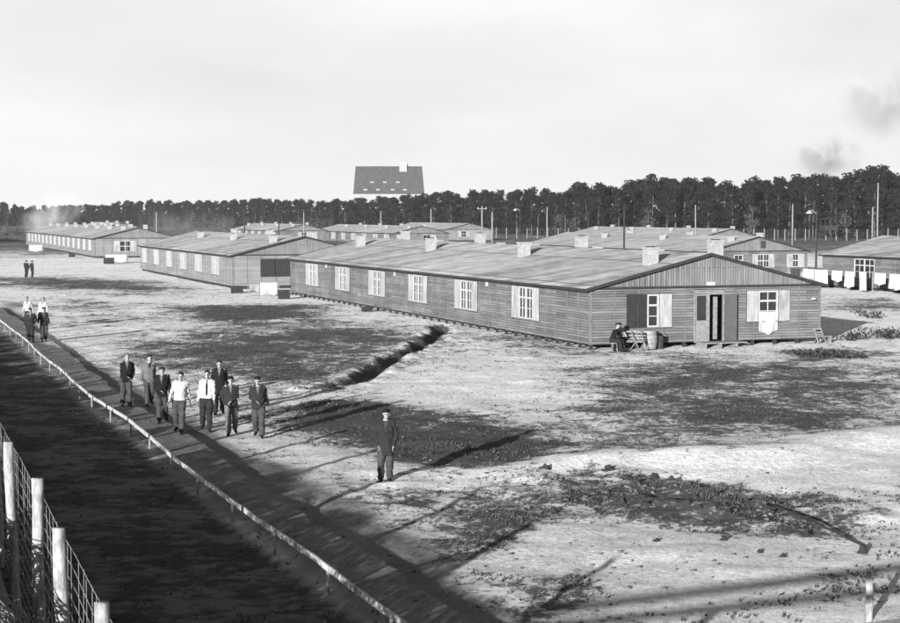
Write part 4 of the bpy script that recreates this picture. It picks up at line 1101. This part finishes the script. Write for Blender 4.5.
def person(px, py, face, pose, jacket, trousers, label, shirt='cl_grey', cap='cap', height=1.75, long=False, vneck=True, tie=False, sweater=False, lod=0, loc=None, group=None, seated=False, lean=0, trim=None):
    p = loc if loc else on(px, py)
    rz = face; sc = height/1.75
    root = empty('person', tuple(p), rz, label=label, cat='person', group=group); root.scale = (sc, sc, sc)
    if not seated: rq = random.Random(int(px*3)); root.rotation_euler = (rq.uniform(.01, .07), rq.uniform(-.04, .04), rz+rq.uniform(-.3, .3))
    handsL, handsR, fl, fr = pose     # feet: y offset of each foot (negative is forward)
    hipz = .90
    dz = 0
    if seated: dz = -.42
    rp = random.Random(int(px*7+py)); tw = rp.uniform(-.035, .035)
    sh = Vector((tw, .0-lean, 1.43+dz)); hip = Vector((0 if seated else -tw*.7, (.10 if seated else 0), .90+dz))
    lens = dict(); body = Lump(); J = Lump(); TR = Lump(); SH = Lump()
    # legs
    for s_, fy in ((-1, fl), (1, fr)):
        h = hip+Vector((s_*.095, 0, 0)); lift = .0
        if seated: an = Vector((s_*.13, -.42+fy, .09)); kn = ik(h, an, .43, .42, (0, -.4, 1))[0]
        else:
            lift = .05 if fy > .1 else 0
            an = Vector((s_*(.10), fy, .085+lift)); kn, an = ik(h, an, .43, .405, (0, -1, .0))
        toe = an+Vector((s_*.03, -.15, -.045+(-.03 if lift else 0))); heel = an+Vector((0, .045, -.04))
        body.limb([h, h.lerp(kn, .5), kn, kn.lerp(an, .35), an], [.085, .075, .052, .053, .038])
        body.limb([heel, toe], [.035, .03])
        TR.limb([h+Vector((0, 0, .02)), h.lerp(kn, .5), kn, kn.lerp(an, .5), an.lerp(kn, .12)+Vector((0, 0, 0))], [.108, .100, .085, .082, .080], 14)
        SH.limb([heel+Vector((0, .01, -.0)), an.lerp(toe, .5)+Vector((0, 0, -.015)), toe], [.045, .045, .038], 12)
        SH.limb([an+Vector((0, 0, -.02)), an+Vector((0, 0, .05))], [.05, .048], 12)
    TR.loft([(hip.x, hip.y, hip.z-.08, .15, .11), (hip.x, hip.y, hip.z+.02, .175, .125), (hip.x, hip.y-.0, hip.z+.14, .155, .11)])
    # trunk
    def mixy(t): return hip.y*(1-t)+sh.y*t
    secs = [(-.04, .14, .10), (.06, .15, .10), (.17, .13, .09), (.32, .155, .105), (.44, .165, .105), (.51, .15, .085), (.55, .08, .065), (.60, .052, .055)]
    body.loft([(hip.x+(sh.x-hip.x)*min(1, max(0, dz_/.53)), mixy(min(1, dz_/.53)), hip.z+dz_, rx, ry) for dz_, rx, ry in secs])
    sw_ = .018 if sweater else .032
    low = -.24 if long else (-.10 if not sweater else .04)
    jsec = [(low, .205 if long else .19, .155 if long else .14), (.04, .18+sw_*.3, .125+sw_*.3), (.16, .15+sw_, .105+sw_), (.32, .165+sw_, .115+sw_), (.44, .17+sw_, .115+sw_), (.52, .15+sw_*.6, .095+sw_*.5), (.57, .075, .07)]
    if seated: jsec[0] = (-.02, .19, .14)
    J.loft([(hip.x+(sh.x-hip.x)*min(1, max(0, dz_/.53)), mixy(min(1, max(0, dz_/.53))), hip.z+dz_, rx, ry) for dz_, rx, ry in jsec])
    # arms
    for s_, hk in ((-1, handsL), (1, handsR)):
        S0 = sh+Vector((s_*.165, s_*tw*1.5, -.02+s_*tw*.5)); t = HANDS[hk]; tgt = Vector((t[0]*s_+rp.uniform(-.03, .03), t[1]+rp.uniform(-.04, .04), t[2]+rp.uniform(-.03, .03)))
        if seated: tgt = Vector((t[0]*s_, t[1]-.05, t[2]))
        pole_ = {'pocket': (s_*1, .5, 0), 'front': (s_*.8, .6, -.3), 'back': (s_*.9, -.1, 0), 'chest': (s_*.6, .2, -1), 'lap': (s_*.6, .4, -.6)}.get(hk, (s_*.15, 1, 0))
        el, wr = ik(S0, tgt, .29, .25, pole_)
        body.limb([sh+Vector((s_*.12, 0, 0)), S0, S0.lerp(el, .5), el, el.lerp(wr, .4), wr], [.06, .055, .048, .040, .040, .026])
        J.limb([sh+Vector((s_*.10, 0, 0)), S0, S0.lerp(el, .5), el, el.lerp(wr, .6), el.lerp(wr, .96)], [.070, .070, .064, .058, .053, .048] if not sweater else [.07, .068, .058, .05, .044, .038], 12)
        d = (wr-el).normalized()
        side = Vector((0, -1, 0)); side = (side-d*side.dot(d)).normalized(); nrm = d.cross(side)*s_     # side: thumb side
        pal = wr+d*.045
        if lod == 0:
            vs, fs = blob_mesh(1, 0, 2, 0); body.add([pal+d*v[2]*.052+side*v[0]*.038+nrm*v[1]*.017 for v in vs], fs)
            curl = .9 if hk in ('pocket', 'bag', 'front') else .45
            for k in range(4):
                b0 = wr+d*.08+side*(.027-.018*k); ln = (.070, .078, .072, .058)[k]; q = b0; pts = [b0-d*.02]
                dd = d.copy()
                for seg in range(3):
                    ang = curl*(.4+.35*seg); dd = (d*math.cos(ang)+nrm*-math.sin(ang)).normalized(); pts.append(q); q = q+dd*ln*(.42, .32, .26)[seg]
                pts.append(q); body.limb(pts, [.010, .010, .009, .0085, .0075], 8)
            tb_ = wr+d*.025+side*.025; body.limb([tb_, tb_+side*.025+d*.025-nrm*.008, tb_+side*.034+d*.055-nrm*.018], [.014, .012, .009], 8)
        else:
            vs, fs = blob_mesh(1, 0, 2, 0); body.add([pal+d*.02+d*v[2]*.08+side*v[0]*.036+nrm*v[1]*.02 for v in vs], fs)
    # head
    hd = sh+Vector((rp.uniform(-.018, .018), -.03-lean*.3-rp.uniform(0, .02), .186)); hx = hd.x
    body.limb([sh+Vector((0, 0, .02)), hd+Vector((0, .01, -.08))], [.056, .052], 14)
    body.ball(hd+Vector((0, .012, .02)), .095, (.82, 1.02, 1.08)); body.ball(hd+Vector((0, -.02, -.055)), .066, (.88, 1.0, .95))
    body.limb([hd+Vector((0, -.088, .012)), hd+Vector((0, -.108, -.022))], [.010, .014], 8)
    for s_ in (-1, 1): body.ball(hd+Vector((s_*.082, .012, -.008)), .022, (.45, .8, 1.3), 1)
    body.limb([hd+Vector((-.024, -.082, -.063)), hd+Vector((.024, -.082, -.063))], [.008, .008], 6)
    body.ball(hd+Vector((0, -.07, -.10)), .025, (1.1, .8, .8), 1)
    def paint(me):
        "eyes, brows and mouth line as dark faces"
        co = np.zeros(len(me.polygons)*3); me.polygons.foreach_get('center', co); co = co.reshape(-1, 3)
        rel = co-np.array(hd); mi = np.zeros(len(co), int)
        f = rel[:, 1] < -.05
        for s_ in (-1, 1): mi[f & (np.hypot((rel[:, 0]-s_*.032)/.016, (rel[:, 2]-.012)/.009) < 1)] = 1
        mi[f & (np.abs(rel[:, 0]) < .024) & (np.abs(rel[:, 2]+.063) < .004)] = 1
        me.polygons.foreach_set('material_index', mi)
    vb = .0075 if lod == 0 else .016
    bm_ = fuse(body, vb, 'body', [M['skin'], M['dark']], 2 if lod == 0 else 1, paint)
    link('body', bm_, root)
    def folds(amp):
        def f(me):
            n = len(me.vertices); co = np.zeros(n*3); me.vertices.foreach_get('co', co); co = co.reshape(-1, 3); no = np.zeros(n*3); me.vertices.foreach_get('normal', no); no = no.reshape(-1, 3)
            sd = hash(label) % 97 if False else int(abs(px))
            w = fbm(co[:, 0]*1.0+co[:, 1]*1.3+sd, co[:, 2]*1.9+co[:, 0]*.9, .11, 2, sd)*2*amp*1.7
            co += no*w[:, None]; me.vertices.foreach_set('co', co.ravel()); me.update()
        return f
    jm = M[jacket]
    def jpost(me):
        folds(.013)(me)
        c = np.zeros(len(me.polygons)*3); me.polygons.foreach_get('center', c); c = c.reshape(-1, 3); mi = np.zeros(len(c), int)
        ztop = sh.z+.09; zv = sh.z-.20 if vneck else sh.z
        fr_ = (c[:, 1] < mixy(.9)-.05)
        if vneck:
            wv = np.clip((c[:, 2]-zv)/(ztop-zv), 0, 1)*.062
            mi[fr_ & (np.abs(c[:, 0]) < wv) & (c[:, 2] > zv)] = 1
        if trim:
            mi[fr_ & (np.abs(c[:, 0]) < .05) & (c[:, 2] < zv+.1)] = 1
        if tie: mi[(c[:, 1] < -.06) & (np.abs(c[:, 0]+.0) < .022+.012*(sh.z-c[:, 2])/.4) & (c[:, 2] > hip.z+.14) & (c[:, 2] < sh.z+.07)] = 2
        me.polygons.foreach_set('material_index', mi)
    jo = link('jacket' if not sweater else 'shirt', fuse(J, .012 if lod == 0 else .02, 'jacket', [jm, M[shirt], M['cl_black']], 2, jpost), root)
    link('trousers', fuse(TR, .013 if lod == 0 else .02, 'trousers', [M[trousers]], 2, folds(.012)), root)
    link('shoes', fuse(SH, .011 if lod == 0 else .02, 'shoes', [M['shoe']], 1), root)
    C = Lump()
    if cap == 'cap':
        C.ball(hd+Vector((0, .01, .072)), .105, (.95, 1.08, .52)); C.ball(hd+Vector((0, -.095, .062)), .05, (1.3, 1.0, .22)); C.ball(hd+Vector((0, .03, .03)), .096, (.92, 1.0, .8))
        cm_ = fuse(C, .01, 'cap', [M['cl_black' if jacket != 'cl_black' else 'cl_dark']], 1); link('cap', cm_, root)
    else:
        C.ball(hd+Vector((0, .025, .045)), .10, (.86, 1.0, .95)); C.ball(hd+Vector((0, -.03, .098)), .06, (1.2, 1.1, .5))
        cm_ = fuse(C, .01, 'hair', [M['hair' if cap == 'hair' else 'hair_fair']], 1); link('hair', cm_, root)
    return root
fc = lambda deg: math.radians(deg)
GP = 'men walking the circuit together'
person(385, 483, fc(-2), ('pocket', 'pocket', -.02, .10), 'cl_dark', 'cl_mid', 'lone man in long dark coat standing with hands in his pockets', shirt='cl_mid', cap='cap', long=True, height=1.78)
person(126, 408, fc(15), ('front', 'pocket', .06, -.12), 'cl_black', 'cl_mid', 'leftmost man of the walking group, bareheaded in dark jacket, hands held before him', cap='hair_fair', group=GP)
person(149, 407, fc(20), ('hang', 'aft', -.16, .18), 'cl_grey', 'cl_mid', 'slight man second from left in the group, grey jacket open over dark vest', shirt='cl_black', cap='hair', group=GP, height=1.7)
person(163, 424, fc(12), ('front', 'hang', -.20, .24), 'cl_black', 'cl_mid', 'man in black jacket half behind the man in the pale sweater', cap='cap', group=GP, height=1.72)
person(179, 434, fc(8), ('fore', 'aft', .20, -.18), 'cl_light', 'cl_mid', 'dark-haired man in pale sweater walking at the front of the group', shirt='cl_white', cap='hair', sweater=True, group=GP, height=1.8)
person(206, 432, fc(8), ('hang', 'fore', .20, -.16), 'cl_white', 'cl_dark', 'man in white shirt and dark tie in the middle of the group', shirt='cl_white', cap='hair', sweater=True, tie=True, group=GP, height=1.80)
person(219, 416, fc(10), ('back', 'aft', -.1, .2), 'cl_black', 'cl_dark', 'man in black pullover walking behind the one in white shirt', cap='hair', group=GP, height=1.74)
person(232, 435, fc(10), ('pocket', 'front', -.2, .22), 'cl_dark', 'cl_grey', 'man in dark jacket second from the right of the group', cap='cap', group=GP, height=1.72, lean=.04)
person(259, 437, fc(5), ('front', 'aft', .24, -.22), 'cl_dark', 'cl_mid', 'rightmost man of the walking group in dark cap and jacket', cap='cap', group=GP, height=1.76, lean=.05)
person(31, 343, fc(5), ('hang', 'pocket', .05, -.05), 'cl_dark', 'cl_dark', 'left man of the front pair walking up the path at far left', lod=1, height=1.75, group='men walking farther back on the path')
person(44, 342, fc(10), ('aft', 'fore', -.1, .15), 'cl_dark', 'cl_mid', 'right man of the front pair walking up the path at far left', lod=1, height=1.75, group='men walking farther back on the path')
person(28, 328, fc(5), ('hang', 'aft', .05, -.1), 'cl_light', 'cl_dark', 'left man in pale top just behind the front pair on the path', lod=1, sweater=True, cap='hair_fair', group='men walking farther back on the path')
person(43, 329, fc(5), ('hang', 'hang', .05, -.1), 'cl_white', 'cl_grey', 'right man in white top just behind the front pair on the path', lod=1, sweater=True, cap='hair_fair', group='men walking farther back on the path')
person(26, 277.5, fc(160), ('hang', 'pocket', .05, -.05), 'cl_dark', 'cl_dark', 'left one of two distant men standing on open sand', lod=1)
person(32, 277.5, fc(150), ('hang', 'aft', .05, -.05), 'cl_dark', 'cl_dark', 'right one of two distant men standing on open sand', lod=1)
# two seated men, on stools
def stool(px, out, label):
    root = empty('stool', tuple(gpt(px, out)), RZ, label=label, cat='stool')
    mb = MB(); mb.tube([(0, 0, .36), (0, 0, .40)], .18, 14); mb.build('seat', M['wood'], root)
    for a in range(4):
        t = a*PI/2+.7; mb = MB(); mb.tube([(math.cos(t)*.17, math.sin(t)*.17, 0), (math.cos(t)*.12, math.sin(t)*.12, .36)], .016, 6); mb.build('leg', M['wood'], root)
def seat_at(px, out, face, *a, **k):
    g = gpt(px, out); r = person(0, 0, face, *a, loc=g, seated=True, **k); return r
stool(605, 1.0, 'stool under the man reading at the left corner of the near gable')
stool(613.5, .8, 'stool under the second seated man by the near gable')
seat_at(605, 1.0, fc(60), ('lap', 'lap', 0, -.05), 'cl_black', 'cl_dark', 'seated man reading a paper by the corner of the near gable', cap='hair', lean=.10)
seat_at(613.5, .8, fc(-30), ('lap', 'lap', .02, -.05), 'cl_black', 'cl_black', 'man in black sitting beside the reader at the gable', cap='cap', lean=.13)
pg = gpt(605, 1.0); mb = MB(); Tm = Matrix.Translation((0, -.50, .78)) @ Matrix.Rotation(-.5, 4, 'X')
mb.box((-.17, -.0, -.10), (-.003, .006, .14), None, Tm @ Matrix.Rotation(.15, 4, 'Z')); mb.box((.003, -.0, -.10), (.17, .006, .14), None, Tm @ Matrix.Rotation(-.15, 4, 'Z'))
o = mb.build('newspaper', M['cloth'], None, False, tuple(pg), fc(60)); tag(o, 'white paper held open by the seated reader', 'newspaper')

# ------------------------------------------------------------------ smoke
def smoke(name, cen, rad, dens, colr, label, rot=0, scale=.1, seed=0):
    vs, fs = blob_mesh(1, seed, 3, .04); mb = MB(); mb.add([(v[0]*rad[0], v[1]*rad[1], v[2]*rad[2]) for v in vs], fs)
    m = bpy.data.materials.new(name); m.use_nodes = True; nt = m.node_tree; N = nt.nodes; N.remove(N['Principled BSDF'])
    out = [n for n in N if n.type == 'OUTPUT_MATERIAL'][0]
    v = N.new('ShaderNodeVolumePrincipled'); v.inputs['Color'].default_value = (colr,)*3+(1,); nt.links.new(v.outputs[0], out.inputs['Volume'])
    tc = N.new('ShaderNodeTexCoord'); n = N.new('ShaderNodeTexNoise'); n.inputs['Scale'].default_value = scale; n.inputs['Detail'].default_value = 4; n.inputs['Distortion'].default_value = .6
    nt.links.new(tc.outputs['Object'], n.inputs['Vector'])
    mp = N.new('ShaderNodeMapping'); mp.inputs['Scale'].default_value = (1/rad[0], 1/rad[1], 1/rad[2]); nt.links.new(tc.outputs['Object'], mp.inputs['Vector'])
    ln = N.new('ShaderNodeVectorMath'); ln.operation = 'LENGTH'; nt.links.new(mp.outputs[0], ln.inputs[0])
    r2 = N.new('ShaderNodeMapRange'); r2.inputs['From Min'].default_value = .95; r2.inputs['From Max'].default_value = .2; r2.inputs['To Max'].default_value = 1; nt.links.new(ln.outputs['Value'], r2.inputs['Value'])
    r1 = N.new('ShaderNodeMapRange'); r1.inputs['From Min'].default_value = .42; r1.inputs['From Max'].default_value = .68; r1.inputs['To Max'].default_value = dens; nt.links.new(n.outputs['Fac'], r1.inputs['Value'])
    mm = N.new('ShaderNodeMath'); mm.operation = 'MULTIPLY'; nt.links.new(r1.outputs[0], mm.inputs[0]); nt.links.new(r2.outputs[0], mm.inputs[1]); nt.links.new(mm.outputs[0], v.inputs['Density'])
    o = mb.build('smoke', m, None, True, cen); o.rotation_euler.y = rot
    tag(o, label, 'smoke', kind='stuff')
def ctr(px, py, d): p = atd(px, d); return (p.x, p.y, CH+(215-py)*d/FPX)
smoke('dark_smoke', ctr(828, 158, 480), (12, 6, 8), .22, .10, 'faint dark smoke rising above the pines at right', 0, .12, 1)
smoke('grey_smoke', ctr(888, 102, 480), (18, 8, 14), .10, .12, 'faint grey smoke drifting high at the upper right', 0, .09, 2)
smoke('white_smoke', ctr(52, 214, 330), (8, 5, 4.5), .22, .95, 'white smoke drifting over the third barrack roof', -.35, .2, 3)
smoke('pale_smoke', ctr(185, 222, 420), (17, 6, 4), .025, .95, 'thin pale smoke between the far trees and the second barrack', .05, .15, 4)

# ------------------------------------------------------------------ haze
hm = bpy.data.materials.new('haze'); hm.use_nodes = True; nt = hm.node_tree; nt.nodes.remove(nt.nodes['Principled BSDF'])
pv = nt.nodes.new('ShaderNodeVolumePrincipled'); pv.inputs['Color'].default_value = (.9, .9, .9, 1); pv.inputs['Density'].default_value = HAZE; pv.inputs['Anisotropy'].default_value = .2
nt.links.new(pv.outputs[0], [n for n in nt.nodes if n.type == 'OUTPUT_MATERIAL'][0].inputs['Volume'])
hb = MB(); hb.box((-3900, -550, -1.5), (3900, 6900, 45)); tag(hb.build('haze', hm), 'thin pale haze in the distant air', 'haze', kind='stuff')
# ------------------------------------------------------------------ light
w = bpy.data.worlds.new('World'); S.world = w; w.use_nodes = True; nt = w.node_tree; N = nt.nodes
bg = N['Background']; sky = N.new('ShaderNodeTexSky'); sky.sky_type = 'NISHITA'; sky.sun_disc = False
EL = math.radians(9.9); dirx, diry = .385, .923      # where the shadows fall
sun_az = math.atan2(-dirx, -diry)                      # compass style, from +Y clockwise towards +X
sky.sun_elevation = EL; sky.sun_rotation = sun_az % (2*PI); sky.air_density = 1.0; sky.dust_density = 2.5
bw = N.new('ShaderNodeRGBToBW'); nt.links.new(sky.outputs[0], bw.inputs[0])
# thin bright cloud veil, thicker towards the horizon
tc = N.new('ShaderNodeTexCoord'); sp = N.new('ShaderNodeSeparateXYZ'); nt.links.new(tc.outputs['Generated'], sp.inputs[0])
mp = N.new('ShaderNodeMapping'); mp.inputs['Scale'].default_value = (1, 1, 3.2); nt.links.new(tc.outputs['Generated'], mp.inputs['Vector'])
nz = N.new('ShaderNodeTexNoise'); nz.inputs['Scale'].default_value = 3.2; nz.inputs['Detail'].default_value = 6; nz.inputs['Roughness'].default_value = .55; nt.links.new(mp.outputs[0], nz.inputs['Vector'])
cr = N.new('ShaderNodeMapRange'); cr.inputs['From Min'].default_value = .3; cr.inputs['From Max'].default_value = .7; cr.inputs['To Min'].default_value = .88; cr.inputs['To Max'].default_value = 1.08; nt.links.new(nz.outputs['Fac'], cr.inputs['Value'])
hz = N.new('ShaderNodeMapRange'); hz.interpolation_type = 'SMOOTHSTEP'; hz.inputs['From Min'].default_value = .20; hz.inputs['From Max'].default_value = .45; hz.inputs['To Min'].default_value = 1; hz.inputs['To Max'].default_value = .0; nt.links.new(sp.outputs[2], hz.inputs['Value'])
SKYV = 4.45      # radiance of the cloud veil before the background strength
cv = N.new('ShaderNodeMath'); cv.operation = 'MULTIPLY'; cv.inputs[1].default_value = SKYV; nt.links.new(cr.outputs[0], cv.inputs[0])
mx = N.new('ShaderNodeMix'); mx.data_type = 'FLOAT'; nt.links.new(hz.outputs[0], mx.inputs['Factor']); nt.links.new(bw.outputs[0], mx.inputs[2]); nt.links.new(cv.outputs[0], mx.inputs[3])
nt.links.new(mx.outputs[0], bg.inputs['Color']); bg.inputs['Strength'].default_value = .05
sl = bpy.data.lights.new('sun', 'SUN'); sl.energy = 4.5; sl.angle = math.radians(.4); sl.color = (1, 1, 1)
so = bpy.data.objects.new('sun', sl); COL.objects.link(so)
so.rotation_euler = Vector((dirx*math.cos(EL), diry*math.cos(EL), -math.sin(EL))).to_track_quat('-Z', 'Y').to_euler()
S.view_settings.view_transform = 'Standard'; S.view_settings.look = 'None'; S.view_settings.gamma = 1; S.view_settings.use_curve_mapping = False
S.view_settings.exposure = 2.03
S.render.engine = 'CYCLES'
